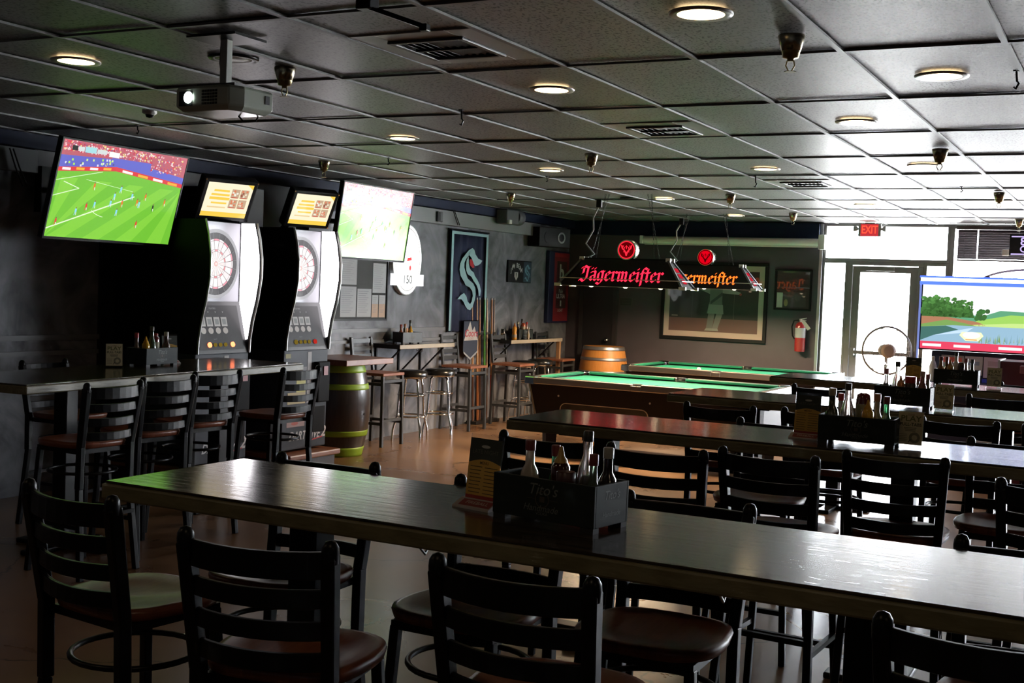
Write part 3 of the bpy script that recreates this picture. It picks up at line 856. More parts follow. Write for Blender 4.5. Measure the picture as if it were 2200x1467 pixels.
def menu_card(x, y, z, rz, label, lit=True, base='red'):
    t = thing('menu_stand', label, 'menu', (x, y, z), rz)
    lean = math.radians(6)
    cr, sr = math.cos(lean), math.sin(lean)
    fr = ((0, -.012, .022), (1, 0, 0), (0, sr, cr), (0, -cr, sr))
    w, h = .058, .175
    B().prism(rect(-w - .002, -.02, w + .002, h + .012), fr, -.005, -.003).obj('acrylic_sheet', acrylic, t)
    b = B()
    dk, gold, ink = (0.03, 0.036, 0.026), (0.62, 0.37, 0.07), (0.1, 0.06, 0.02)
    b.flat(rect(-w, 0, w, h), fr, 0, dk)
    top = h * .66
    b.flat([(-w, .012), (w, .012)] + [(w - 2 * w * i / 12, top - .012 + .012 * math.sin(PI * i / 12)) for i in range(13)], fr, .0003, gold)
    b.flat(rect(-w, 0, w, .012), fr, .0003, (0.3, 0.03, 0.02) if base == 'red' else gold)
    b.flat(disc(0, h * .87, .016, .0045, 16), fr, .0003, (0.45, 0.45, 0.42))
    put_text(b, 'LATE NIGHT', (0, h * .78), .017, fr, .0004, (0.10, 0.10, 0.075), bold=.004)
    put_text(b, 'MENU', (0, h * .6), .012, fr, .0006, ink, bold=.01)
    for k in range(8):
        yy = h * .53 - k * .0105
        b.flat(rect(-w * .86, yy, -w * (.1 + .06 * (k % 3)), yy + .0022), fr, .0005, ink)
        b.flat(rect(w * .05, yy - .001, w * (.85 - .05 * (k % 2)), yy + .0012), fr, .0005, ink)
    b.obj('menu_print', print_mat, t, ink=True)
    b = B()
    b.add([(-w - .012, -.055, 0), (w + .004, -.055, 0), (w + .004, .02, 0), (-w - .012, .02, 0), (-w - .012, -.055, .005), (w + .004, -.055, .005), (w + .004, -.012, .024), (-w - .012, -.012, .024), (-w - .012, .02, .024), (w + .004, .02, .024)],
          [(0, 3, 2, 1), (0, 1, 5, 4), (4, 5, 6, 7), (7, 6, 9, 8), (2, 3, 8, 9), (0, 4, 7, 8, 3), (1, 2, 9, 6, 5)])
    b.obj('base', mat('card_base_white', (0.4, 0.36, 0.34), 0.35), t)
    sl = Vector((0, .043, .019)).normalized()
    fb = ((0, -.0335, .0145), (1, 0, 0), sl, (0, -sl.z, sl.y))
    b = B()
    b.flat(rect(-w + .004, -.016, w, .016), fb, .0005, (0.25, 0.05, 0.05))
    put_text(b, 'FIREBALL', (.004, .001), .02, fb, .0009, (0.5, 0.42, 0.38), bold=.01)
    b.obj('base_print', print_mat, t, ink=True)
    return t
def play_card(x, y, z, rz, label):
    t = thing('play_card', label, 'placard', (x, y, z), rz)
    lean = math.radians(5); cr, sr = math.cos(lean), math.sin(lean)
    fr = ((0, 0, .012), (1, 0, 0), (0, sr, cr), (0, -cr, sr))
    w, h = .053, .145
    B().prism(rect(-w - .004, -.006, w + .004, h + .004), fr, -.004, -.001).obj('acrylic_sheet', acrylic, t)
    B().box(-w - .004, w + .004, -.025, .03, 0, .005).obj('base', acrylic, t)
    b = B(); pap, ink = (0.55, 0.48, 0.3), (0.03, 0.03, 0.022)
    b.flat(rect(-w, 0, w, h), fr, 0, pap)
    put_text(b, 'COME', (0, h * .9), .011, fr, .0004, (0.2, 0.07, 0.04))
    put_text(b, 'PLAY', (0, h * .785), .034, fr, .0004, (0.12, 0.12, 0.03), bold=.02, sx=1.15)
    put_text(b, 'PULL-TABS', (0, h * .61), .02, fr, .0004, ink, bold=.02, sx=.98)
    for k in range(3): b.flat(rect(-.028 + .003 * k, h * (.5 - .045 * k), .026 - .002 * k, h * (.52 - .045 * k)), fr, .0004, (0.14, 0.13, 0.09))
    for p in ring_polys(.02, h * .22, .012, .012, .024, .024, 16): b.flat(p, fr, .0004, (0.2, 0.18, 0.12))
    for k in range(5): b.flat(rect(-.046, h * (.1 + .05 * k), -.012, h * (.115 + .05 * k)), fr, .0004, (0.2, 0.18, 0.12))
    b.flat(stroke((-.006, h * .07), (.004, h * .16), .004), fr, .0005, ink)
    b.obj('card_print', print_mat, t, ink=True)
    return t
TZ = 1.07
red, dkred, blk, yel, tan, beige = (0.4, 0.02, 0.02), (0.14, 0.012, 0.012), (0.012, 0.012, 0.012), (0.6, 0.3, 0.01), (0.35, 0.18, 0.09), (0.42, 0.38, 0.28)
soy, green_gl, ketch, must = (0.012, 0.005, 0.003), (0.015, 0.09, 0.035), (0.12, 0.006, 0.01), (0.62, 0.33, 0.01)
# nearest table
caddy(-1.385, 2.965, TZ, math.radians(-9), 'black wooden condiment caddy with faint white script on the nearest table')
def near(u, v=0.0):
    a = math.radians(-9); c, s = math.cos(a), math.sin(a)
    return (-1.385 + u * c - v * s, 2.965 + u * s + v * c, TZ + .023)
NT = ' in the nearest caddy'
bottle('wide', *near(-.105, .0), (0.8, 0.7, 0.6), dkred, 'clear bottle smeared white inside, dark red cap,' + NT, None, .55, s=.87)
bottle('slim', *near(-.05, .045), (.1,.45,.2), dkred, 'slim green-necked bottle with a dark red cap' + NT, (0.3, 0.12, 0.05), .8, .92)
bottle('squeeze', *near(-.005, .005), (0.05, 0.006, 0.005), (0.42, 0.25, 0.05), 'dark sauce squeeze bottle with a yellow pointed tip' + NT, (0.25, 0.25, 0.24), s=0.87)
bottle('jar', *near(.045, -.043), (0.04, 0.006, 0.004), (0.05, 0.01, 0.008), 'short dark jar beside the pointed tip bottle' + NT, s=.87)
bottle('flare', *near(.065, .03), (0.75, 0.72, 0.7), blk, 'tallest bottle, clear neck and black cap,' + NT, None, .9, s=0.89)
bottle('slim', *near(.12, -.025), (0.3, 0.42, 0.3), dkred, 'greenish bottle with a brown-red cap at the right end' + NT, (0.16, 0.07, 0.03), .8, .92)
bottle('wide', *near(.123, .042), soy, (0.3, 0.3, 0.28), 'dark sauce bottle with a grey-white cap at the right end' + NT, None, s=.87)
menu_card(-1.65, 3.015, TZ, math.radians(-10), 'dim late night menu card on a red and white base left of the nearest caddy')
# second table
caddy(-1.10, 5.46, TZ, math.radians(1), 'black condiment caddy on the second table between two cards', d=.16)
def sec(u, v=0.0): return (-1.10 + u, 5.46 + v, TZ + .023)
ST = ' in the second table caddy'
bottle('wide', *sec(-.12, -.02), (0.03, 0.035, 0.01), beige, 'dark bottle with a pale beige cap at the left end' + ST, (0.3, 0.26, 0.16))
bottle('slim', *sec(-.095, .04), (0.35, 0.3, 0.25), red, 'small clear bottle with a bright red cap' + ST, (0.5, 0.48, 0.45), .3)
bottle('flare', *sec(-.05, -.028), (0.7, 0.6, 0.55), blk, 'clear half-full bottle with a dark cap' + ST, None, .85, .95)
bottle('upturned', *sec(.005, .037), ketch, (0.15, 0.01, 0.01), 'fat dark red ketchup bottle stood upside down' + ST, (0.3, 0.28, 0.17), s=.9)
bottle('squeeze', *sec(.04, -.035), must, yel, 'yellow mustard squeeze bottle' + ST, None, s=.85)
bottle('slim', *sec(.065, .04), (0.4, 0.36, 0.3), tan, 'hot sauce bottle with a round tan cap' + ST, (0.5, 0.3, 0.2), s=1.05)
bottle('slim', *sec(.115, -.01), (.08,.4,.16), dkred, 'green glass bottle with dark red cap at the right end' + ST, None, .8, 1.02)
menu_card(-1.335, 5.475, TZ, math.radians(-2), 'orange late night menu card left of the caddy on the second table')
play_card(-.89, 5.50, TZ, math.radians(-4), 'yellowish play pull-tabs card on the second table')
# third table
caddy(-1.285, 7.65, TZ, 0, 'black condiment caddy on the third table', d=.15)
def thi(u, v=0.0): return (-1.285 + u, 7.65 + v, TZ + .023)
RT = ' in the third table caddy'
bottle('slim', *thi(-.115, .03), (0.85, 0.8, 0.76), (0.4, 0.1, 0.1), 'slim clear bottle with a pinkish red cap, backlit,' + RT, None, .9, 1.05)
bottle('flare', *thi(-.045, .01), (0.8, 0.76, 0.7), blk, 'tall clear bottle with a black cap, backlit,' + RT, None, .9, .97)
bottle('squeeze', *thi(-.015, -.04), (0.35, 0.12, 0.03), (0.4, 0.16, 0.06), 'orange-brown pointed squeeze bottle' + RT, None, s=.8)
bottle('jar', *thi(.035, .0), (0.05, 0.03, 0.03), red, 'dark jar with a wide red lid' + RT, (0.12, 0.14, 0.14), s=1.15)
bottle('wide', *thi(.105, .0), (0.3, 0.1, 0.08), (0.45, 0.25, 0.2), 'reddish bottle with a pinkish cap' + RT, (0.4, 0.06, 0.05), .2, .92)
bottle('slim', *thi(.13, .035), (0.1, 0.08, 0.04), dkred, 'small dark-capped bottle at the right end' + RT, None, s=.95)
play_card(-1.04, 7.56, TZ, math.radians(-4), 'brownish play pull-tabs card on the third table')
# farthest table
caddy(-1.30, 10.10, TZ, 0, 'black condiment caddy on the farthest table below the golf screen', d=.15, letter=(.04, .04, .04))
def far(u, v=0.0): return (-1.30 + u, 10.10 + v, TZ + .023)
FT = ' in the farthest table caddy'
bottle('wide', *far(-.125, .0), (0.3, 0.16, 0.08), dkred, 'brown hot sauce bottle at the left end' + FT, (0.5, 0.4, 0.25), s=.9)
bottle('slim', *far(-.085, .03), (0.1, 0.04, 0.02), dkred, 'thin brown-necked bottle' + FT, None, s=1.02)
bottle('squeeze', *far(-.05, -.03), (0.35, 0.17, 0.02), (0.3, 0.15, 0.02), 'ochre mustard squeeze bottle' + FT, None, s=.85)
bottle('flare', *far(-.015, .03), (0.6, 0.6, 0.58), blk, 'white bottle with a black cap' + FT, None, 0, .92)
bottle('upturned', *far(.03, -.02), (0.04, 0.006, 0.005), (0.06, 0.006, 0.006), 'dark ketchup bottle stood upside down' + FT, None, s=.72)
bottle('slim', *far(.06, .03), (0.4, 0.3, 0.28), dkred, 'pale slim bottle with a dark cap' + FT, None, .2)
bottle('slim', *far(.11, .0), (0.03, 0.05, 0.03), blk, 'black-capped bottle with a white label at the right end' + FT, (0.6, 0.58, 0.5), s=.98)
menu_card(-1.64, 10.15, TZ, math.radians(-2), 'brown late night menu card left of the caddy on the farthest table')
play_card(-1.02, 10.06, TZ, math.radians(-3), 'olive play pull-tabs card on the farthest table')
# table along the left wall
lx, ly = on_left_table(.30, .14)
caddy(lx, ly, TZ, TLa, 'black condiment caddy on the left table with white script on its lit end', letter=(.3, .3, .3))
def lef(u, v=0.0):
    return (*on_left_table(.30 + u, .14 + v), TZ + .023)
LT = ' in the left table caddy'
bottle('slim', *lef(-.13, .03), (0.1, 0.05, 0.03), red, 'bottle with a bright red cap behind the white card' + LT, (0.3, 0.2, 0.15), s=1.05)
bottle('squeeze', *lef(-.07, .0), must, yel, 'yellow mustard bottle' + LT, None, s=.85)
bottle('flare', *lef(-.01, .0), (0.02, 0.06, 0.03), (0.1, 0.1, 0.08), 'tall green bottle' + LT, (0.2, 0.22, 0.1), 0, .95)
bottle('upturned', *lef(.05, .02), ketch, (0.3, 0.05, 0.04), 'red ketchup bottle stood upside down' + LT, (0.3, 0.28, 0.17), s=.8)
bottle('slim', *lef(.09, .045), (0.3, 0.02, 0.02), red, 'short red sauce bottle' + LT, None, s=1.0)
bottle('wide', *lef(.12, -.02), (0.04, 0.015, 0.01), (0.5, 0.47, 0.4), 'dark bottle with a white cap' + LT, (0.25, 0.05, 0.04), s=.95)
px, py = on_left_table(-.06, .16)
play_card(px, py, TZ, TLa + math.radians(-40), 'white-edged play pull-tabs card on the left table')
px, py = on_left_table(.56, .2)
menu_card(px, py, TZ, TLa + math.radians(-25), 'pale late night menu card at the wall side of the left table caddy')

# ------------------------------------------------------------------ pool tables and their lamps
felt = mat('green_felt', (0.004, 0.2, 0.115), 0.85, noise=(220, (0.006, 0.235, 0.135), (1, 1, 1), 0.3))
felt_dark = mat('green_cushion', (0.0, 0.14, 0.07), 0.8)
cabinet = mat('pool_cabinet', (0.011, 0.005, 0.0045), 0.5, spec=0.25)
rail_metal = mat('rail_metal', (0.42, 0.38, 0.34), 0.3, 0.85)
def pool_table(cx, cy, label):
    t = thing('pool_table', label, 'pool table', (cx, cy, 0), 0, 'pool tables')
    L, D = 1.235, .70
    B().box(-L + .13, L - .13, -D + .13, D - .13, .70, .755).obj('bed', felt, t)
    # wooden/metal top rails
    b = B()
    for s in (-1, 1):
        y0, y1 = sorted((s * D, s * (D - .075)))
        b.box(-L + .1, -.055, y0, y1, .725, .795).box(.055, L - .1, y0, y1, .725, .795).box(-.055, .055, y0, y1, .725, .78)
        x0, x1 = sorted((s * L, s * (L - .075)))
        b.box(x0, x1, -D + .1, D - .1, .725, .795)
    b.obj('rail', rail_metal, t, bevel=.008)
    b = B()
    def cush(p, q, nx, ny):
        vs = []
        for (x, y), k in ((p, 1), (q, -1)):
            vs += [(x, y, .755), (x, y, .797), (x + nx * .05, y + ny * .05, .79), (x + nx * .045, y + ny * .045, .772)]
        b.add(vs, [(0, 1, 2, 3), (7, 6, 5, 4), (0, 4, 5, 1), (1, 5, 6, 2), (2, 6, 7, 3), (3, 7, 4, 0)])
    i, j = L - .075, D - .075
    for s in (-1, 1):
        cush((-i + .09, s * j), (-.065, s * j), 0, -s); cush((.065, s * j), (i - .09, s * j), 0, -s)
        cush((s * i, -j + .09), (s * i, j - .09), -s, 0)
    b.obj('cushion', felt_dark, t)
    for sx in (-1, 1):
        for sy in (-1, 1):
            b = B()
            b.lathe([(.075, .72), (.075, .797), (.058, .8)], 20, (sx * (L - .075), sy * (D - .075), 0), cap=False)
            x0, x1 = sorted((sx * L, sx * (L - .12))); y0, y1 = sorted((sy * D, sy * (D - .12)))
            b.add([(x0, y0, .8), (x1, y0, .8), (x1, y1, .8), (x0, y1, .8), (x0, y0, .725), (x1, y0, .725), (x1, y1, .725), (x0, y1, .725)], [(0, 4, 5, 1), (1, 5, 6, 2), (2, 6, 7, 3), (3, 7, 4, 0), (0, 1, 2, 3)])
            b.obj('corner_casting', chrome, t, bevel=.012)
            B().lathe([(.001, .8025), (.055, .8025), (.058, .8)], 20, (sx * (L - .095), sy * (D - .095), 0), cap=False).obj('pocket', black_plastic, t)
    for sy in (-1, 1):
        B().lathe([(.001, .7985), (.05, .7985), (.055, .77)], 18, (0, sy * (D - .06), 0), cap=False).obj('pocket', black_plastic, t)
    vs = []
    for z, x, y in ((.725, L - .04, D - .04), (.22, L - .13, D - .12)):
        vs += [(-x, -y, z), (x, -y, z), (x, y, z), (-x, y, z)]
    body = B().add(vs, [(0, 1, 2, 3), (7, 6, 5, 4), (0, 4, 5, 1), (1, 5, 6, 2), (2, 6, 7, 3), (3, 7, 4, 0)]).obj('cabinet', cabinet, t)
    for sx in (-1, 1):
        for sy in (-1, 1):
            x, y = sx * (L - .22), sy * (D - .2)
            B().lathe([(.05, 0), (.055, .02), (.075, .03), (.085, .25)], 4, (x, y, 0), smooth=False).obj('leg', cabinet, t)
            B().bar((sx * (L - .045), sy * (D - .045), .72), (sx * (L - .135), sy * (D - .125), .225), .02).obj('corner_strip', MATS['dark_aluminium'], t)
    # ball return window on the near side
    o = Vector((0, -D + .041, .715)); v = Vector((0, -.08, .505)).normalized()
    fr = (o, (1, 0, 0), v, (0, -v.z, v.y))
    b = B()
    ol = disc(-.78, -.24, .07, .07, 9, PI / 2, 3 * PI / 2) + disc(.05, -.24, .07, .07, 9, -PI / 2, PI / 2)
    il = disc(-.78, -.24, .062, .062, 9, PI / 2, 3 * PI / 2) + disc(.05, -.24, .062, .062, 9, -PI / 2, PI / 2)
    n = len(ol)
    for q in range(n): b.prism([ol[q], ol[(q + 1) % n], il[(q + 1) % n], il[q]], fr, -.001, .004)
    b.obj('return_trim', rail_metal, body)
    B().flat(il, fr, .001).obj('return_window', mat('smoked_window', (0.006, 0.004, 0.004), 0.08), body)
    b = B()
    for x in (-.86, .14): b.prism(disc(x, -.1, .01), fr, -.001, .006)
    b.obj('lock', steel, body)
    b = B()
    for x in (-1.0, -.75, -.5, -.25, .25, .5, .75, 1.0):
        for s in (-1, 1): b.flat(disc(x, s * (D - .04), .006, n=8), ((0, 0, .7955), (1, 0, 0), (0, 1, 0), (0, 0, 1)))
    b.obj('sight', white_paint, t)
    return t
pool_table(-4.425, 11.82, 'nearer green pool table with dark cabinet and ball return window')
pool_table(-4.56, 14.74, 'farther green pool table, the one with the white cue ball')
ball = B().lathe([(.0286 * math.sin(PI * k / 14), .0286 - .0286 * math.cos(PI * k / 14)) for k in range(1, 14)], 20).obj('cue_ball', mat('ivory_ball', (0.7, 0.66, 0.5), 0.15, coat=0.5))
ball.location = (-4.86, 14.30, .7555)
tag(ball, 'white cue ball on the farther pool table', 'ball')

# broad-nib blackletter: each letter is a set of pen paths, x-height 1
PEN = {
    'J': (1.0, [[(.1, 1.3), (.35, 1.5), (.75, 1.3), (.95, 1.45)], [(.72, 1.35), (.72, .2), (.45, -.15), (.12, .12), (.02, -.05)], [(.3, 1.25), (.3, .75), (.12, .6)]]),
    'a': (.78, [[(.15, .85), (.45, .98), (.55, .85), (.55, .12), (.7, .0)], [(.5, .55), (.15, .42), (.15, .12), (.3, .0), (.52, .2)], [(.17, 1.25), (.24, 1.32)], [(.47, 1.25), (.54, 1.32)]]),
    'g': (.76, [[(.5, .95), (.28, .95), (.13, .75), (.13, .2), (.3, .02), (.52, .2)], [(.5, .98), (.56, .85), (.56, -.1), (.35, -.38), (.05, -.25)], [(.5, .9), (.7, .95)]]),
    'e': (.68, [[(.55, .2), (.38, .0), (.15, .2), (.15, .75), (.38, .98), (.55, .75), (.2, .48)]]),
    'r': (.62, [[(.05, .88), (.2, .95), (.2, .12), (.34, .0)], [(.2, .75), (.42, .97), (.58, .82)]]),
    'm': (1.2, [[(.04, .88), (.18, .95), (.18, .12), (.3, .0)], [(.18, .8), (.42, .97), (.54, .85), (.54, .12), (.66, .0)], [(.54, .8), (.78, .97), (.9, .85), (.9, .12), (1.05, .0)]]),
    'i': (.44, [[(.05, .88), (.2, .95), (.2, .12), (.34, .0)], [(.17, 1.27), (.25, 1.35)]]),
    's': (.5, [[(.2, -.35), (.2, 1.2), (.36, 1.45), (.6, 1.3)], [(.06, .85), (.4, .95)]]),
    't': (.5, [[(.2, 1.25), (.2, .15), (.34, .0), (.46, .1)], [(.02, .9), (.45, .95)]]),
}
def blackletter(word, nib=.12, ang=42):
    nx, ny = nib * math.cos(math.radians(ang)), nib * math.sin(math.radians(ang))
    out, x = [], 0.0
    for ch in word:
        w, paths = PEN[ch]
        for pth in paths:
            for (ax, ay), (bx, by) in zip(pth, pth[1:]):
                out.append([(x + ax - nx, ay - ny), (x + ax + nx, ay + ny), (x + bx + nx, by + ny), (x + bx - nx, by - ny)])
            out.append([(x + pth[0][0] - nx, pth[0][1] - ny - .04), (x + pth[0][0] + nx, pth[0][1] + ny - .04), (x + pth[0][0] + nx, pth[0][1] + ny + .04), (x + pth[0][0] - nx, pth[0][1] - ny + .04)])
        x += w
    return out, x
def stag_disc(fr, b, r, mi=0):
    """antlers over a cross, inside a ring"""
    for p in ring_polys(0, 0, r * .84, r * .84, r * .95, r * .95, 28): b.flat(p, fr, .0015, None, mi)
    for s in (-1, 1):
        path = [(s * .06, -.42), (s * .16, -.12), (s * .5, .18), (s * .56, .5)]
        for p, q in zip(path, path[1:]): b.flat([(x * r, y * r) for x, y in stroke(p, q, .13)], fr, .0015, None, mi)
        for p, q in (((s * .3, .0), (s * .22, .32)), ((s * .46, .15), (s * .36, .46)), ((s * .1, -.2), (s * .34, -.2))):
            b.flat([(x * r, y * r) for x, y in stroke(p, q, .08)], fr, .002, None, mi)
    b.flat([(x * r, y * r) for x, y in ((-.16, -.2), (.16, -.2), (.07, -.62), (-.07, -.62))], fr, .0025, None, mi)
    for p in (rect(-.03, .1, .03, .5), rect(-.13, .3, .13, .36)): b.flat([(x * r, y * r) for x, y in p], fr, .0015, None, mi)
def pool_lamp(cx, cy, z, label, letters, glint):
    t = thing('pool_lamp', label, 'lamp', (cx, cy, z), 0, 'red lettered lamps over the pool tables')
    L0, L1, D0, D1, H = .675, .47, .18, .055, .275
    shell = mat('lamp_shell', (0.006, 0.005, 0.006), 0.35)
    b = B()
    o4 = [(-L0, -D0, 0), (L0, -D0, 0), (L0, D0, 0), (-L0, D0, 0)]; t4 = [(-L1, -D1, H), (L1, -D1, H), (L1, D1, H), (-L1, D1, H)]
    b.add(o4 + t4, [(0, 1, 5, 4), (1, 2, 6, 5), (2, 3, 7, 6), (3, 0, 4, 7), (4, 5, 6, 7)])
    sh = b.obj('shade', shell, t)
    md = sh.modifiers.new('thickness', 'SOLIDIFY'); md.thickness = .006; md.offset = -1
    B().box(-L0 + .01, L0 - .01, -D0 + .012, D0 - .012, .07, .08).obj('reflector', white_paint, t)
    for k in (-1, 0, 1):
        B().lathe([(.016, .07), (.018, .05), (.03, .02), (.028, -.0), (.012, -.012), (.001, -.014)], 14, (k * .38, 0, .0)).obj('bulb', glow('lamp_bulb', (1.0, 0.78, 0.5), 9), t)
    polys, w = blackletter('Jagermeister')
    s = .90 / w
    letter_m = glow('letters_' + glint, (1.0, 0.014, 0.04) if glint == 'red' else (1.0, 0.12, 0.012), 3.0)
    for sg, nm in ((-1, 'lettering'), (1, 'lettering')):
        v = Vector((0, -sg * (D0 - D1), H)).normalized()
        u = Vector((-sg, 0, 0))
        n = u.cross(v)
        fr = ((0, sg * D0, 0), u, v, n)
        b = B()
        for p in polys: b.flat([((x - w / 2) * s, .115 + (y - .5) * s) for x, y in p], fr, .003)
        b.obj(nm, letter_m, t)
    for sg in (-1, 1):      # framed ends with a small red sign
        b = B()
        e = [Vector((sg * L0, -D0, 0)), Vector((sg * L0, D0, 0)), Vector((sg * L1, D1, H)), Vector((sg * L1, -D1, H))]
        for p, q in ((e[0], e[3]), (e[1], e[2])): b.bar(p, q, .03, .02, ref=(sg, 0, .5))
        b.obj('end_frame', mat('pewter', (0.2, 0.2, 0.21), 0.4, 0.7), t)
        b = B()
        for p in (e[0], e[1]): b.box(p.x - .035, p.x + .035, p.y - .02, p.y + .02, -.012, .02)
        for p in (e[2], e[3]): b.box(p.x - .025, p.x + .025, p.y - .016, p.y + .016, H - .012, H + .025)
        b.obj('corner_cap', mat('cap_white', (0.75, 0.78, 0.75), 0.35), t, bevel=.003)
        v = (Vector((sg * L1, 0, H)) - Vector((sg * L0, 0, 0))).normalized(); u = Vector((0, sg, 0))
        fr = ((sg * L0, 0, 0), u, v, u.cross(v))
        b = B()
        for k in range(3): b.flat(rect(-.05, .06 + .07 * k, .05, .11 + .07 * k), fr, .004)
        b.obj('end_sign', glow('dim_red', (1.0, 0.03, 0.06), .55), t)
    b = B().lathe([(.1, -.05), (.105, -.04), (.105, .04), (.1, .05)], 28, (.015, 0, H + .1), axis='y')
    b.obj('stag_drum', mat('polished_steel', (0.7, 0.72, 0.68), 0.2, 1.0), t)
    fr = FRONT((.015, -.0505, H + .1))
    B().flat(disc(0, 0, .096), fr, 0).obj('stag_disc', glow('dark_red_glow_' + glint, (1.0, 0.0, 0.012), .12 if glint == 'red' else .8), t)
    b = B(); stag_disc(fr, b, .096); b.obj('stag_emblem', glow('stag_lines_' + glint, (1.0, 0.02, 0.04), 1.5) if glint == 'red' else glow('stag_lines_dark', (0.25, 0.0, 0.005), .3), t)
    top = ZC - z
    for k, (x0, x1) in enumerate(((-.4, -.22), (-.34, -.26), (.36, .2), (.3, .24))):
        b = B(); n = 26
        for i in range(n):
            f0, f1 = i / n, (i + .8) / n
            P = lambda f: Vector((x0 + (x1 - x0) * f, 0, H + (top - H) * f))
            p, q = P(f0), P(f1)
            off = Vector((.006, 0, 0)) if i % 2 else Vector((0, .006, 0))
            b.tube([p - off, q - off, q + off, p + off], .002, 4, closed=True)
        b.obj('chain', black_metal if k % 2 else mat('dull_chain', (0.1, 0.1, 0.1), 0.4, 0.8), t)
    b = B().tube([(-.42, 0, H + .02), (-.36, .0, H + .05), (-.46, 0, H + .16), (-.38, 0, H + .3), (-.39, 0, H + .42), (-.33, 0, top - .12)], .009, 8)
    b.obj('power_cord', mat('cord_grey', (0.3, 0.3, 0.29), 0.5), t)
    B().box(-.355, -.3, -.02, .02, top - .14, top - .06).obj('plug', black_plastic, t, bevel=.006)
    B().box(-.48, .48, -.03, .03, H, H + .015).obj('top_plate', black_metal, t)
    ld = bpy.data.lights.new('lamp_light', 'AREA'); ld.shape = 'RECTANGLE'; ld.size, ld.size_y = 1.1, .22
    ld.energy = 160; ld.color = (1.0, 0.74, 0.46)
    lo = bpy.data.objects.new('lamp_light', ld); COL.objects.link(lo); lo.parent = t; lo.location = (0, 0, .06)
    return t
pool_lamp(-4.70, 11.42, 1.755, 'nearer black pool lamp with pinkish red letters and dark stag disc', 'pink', 'red')
pool_lamp(-4.80, 14.18, 1.79, 'farther black pool lamp with orange glowing letters, partly behind the nearer one', 'orange', 'orange')

# ------------------------------------------------------------------ pictures shown by the televisions
def soccer(seed, glare):
    r = random.Random(seed)
    P = []
    g1, g2 = (0.19, 0.6, 0.045), (0.26, 0.7, 0.06)
    P.append((rect(0, 0, 1, 1), g1, 0))
    for k in range(7):      # mown stripes
        x = -.5 + .26 * k
        P.append(([(max(0, min(1, x)), 0), (max(0, min(1, x + .13)), 0), (max(0, min(1, x + .66)), .62), (max(0, min(1, x + .54)), .62)], g2, 1))
    stand = [(0, 1), (1, 1), (1, .66), (.43, .75), (0, .68)]
    P.append((stand, (0.55, 0.12, 0.16), 2))
    P.append(([(0, .69), (.42, .79), (.42, .87), (0, .84)], (0.13, 0.14, 0.62), 3))
    P.append(([(.38, .79), (1, .7), (1, .77), (.7, .83), (.7, .88), (.38, .88)], (0.14, 0.15, 0.65), 3))
    P.append(([(0, .67), (.43, .745), (.43, .79), (0, .715)], (0.8, 0.05, 0.06), 4))
    P.append(([(.43, .745), (1, .655), (1, .70), (.43, .79)], (0.8, 0.05, 0.06), 4))
    for k in range(4):
        x = .03 + .1 * k
        P.append(([(x, .685 + .165 * x), (x + .06, .69 + .17 * x), (x + .06, .715 + .17 * x), (x, .71 + .165 * x)], (1, .9, .9) if k % 2 == 0 else (.95, .5, .05), 5))
        x = .48 + .13 * k
        y = .76 - .155 * (x - .43)
        P.append(([(x, y - .01), (x + .085, y - .023), (x + .085, y + .003), (x, y + .016)], (1, .92, .92) if k % 2 == 0 else (.95, .5, .05), 5))
    for k in range(480):        # the crowd
        x = r.uniform(.01, .97); lo = .885 - .01 * x if x < .7 else .785 - .03 * (x - .7)
        y = r.uniform(lo, .985)
        s = r.uniform(.005, .012)
        P.append((rect(x, y, x + s, y + s * 1.5), r.choice([(.9, .85, .85), (.8, .05, .08), (.6, .03, .08), (.95, .6, .65), (.3, .1, .3), (.9, .8, .3)]), 5))
    for k in range(26):
        x = r.uniform(.02, .4); y = .72 + .14 * x + r.uniform(0, .07)
        P.append((rect(x, y, x + .012, y + .022), r.choice([(.5, .9, .1), (.8, .8, .9), (.1, .1, .3), (.7, .9, .3)]), 5))
    wl = (.85, 1, .7)
    for p, q, w in (((0, .08), (.62, .5), .012), ((0, .42), (.18, .52), .008), ((.18, .52), (.06, .575), .008), ((0, .58), (.33, .72), .006), ((.22, .62), (.6, .55), .004)):
        P.append((stroke(p, q, w), wl, 6))
    for k in range(8):
        a, b2 = PI * 1.15 + .1 * k, PI * 1.15 + .1 * (k + 1)
        P.append((stroke((.45 + .16 * math.cos(a), .36 + .12 * math.sin(a)), (.45 + .16 * math.cos(b2), .36 + .12 * math.sin(b2)), .006), wl, 6))
    men = [(.06, .12, 'r'), (.19, .24, 'b'), (.26, .3, 'r'), (.32, .33, 'b'), (.29, .52, 'o'), (.44, .36, 'b'), (.46, .44, 'b'), (.5, .52, 'b'), (.5, .27, 'b'), (.53, .37, 'o'), (.6, .46, 'b'), (.65, .4, 'o'), (.67, .38, 'b'), (.71, .47, 'o'), (.79, .36, 'k'), (.88, .43, 'o'), (.68, .16, 'r')]
    for x, y, c in men:
        col = {'r': (.85, .05, .05), 'o': (.9, .2, .03), 'b': (.3, .75, 1.0), 'k': (.03, .05, .02)}[c]
        P.append((rect(x - .006, y + .03, x + .007, y + .068), col, 7)); P.append((disc(x + .001, y + .077, .0045, .008, 8), (.3, .12, .08), 7))
        P.append(([(x - .006, y + .03), (x - .001, y + .03), (x - .005, y), (x - .009, y)], col, 7)); P.append(([(x + .001, y + .03), (x + .006, y + .03), (x + .008, y), (x + .004, y)], (.9, .9, .9), 7))
    P.append((rect(.07, .9, .11, .95), (.02, .02, .02), 8)); P.append((rect(.115, .9, .16, .945), (.75, .8, .8), 8))
    P.append((rect(.165, .895, .25, .955), (.4, .75, .8), 8)); P.append((rect(.255, .9, .33, .945), (.7, .75, .75), 8)); P.append((rect(.35, .885, .43, .94), (1, 1, 1), 8))
    return P
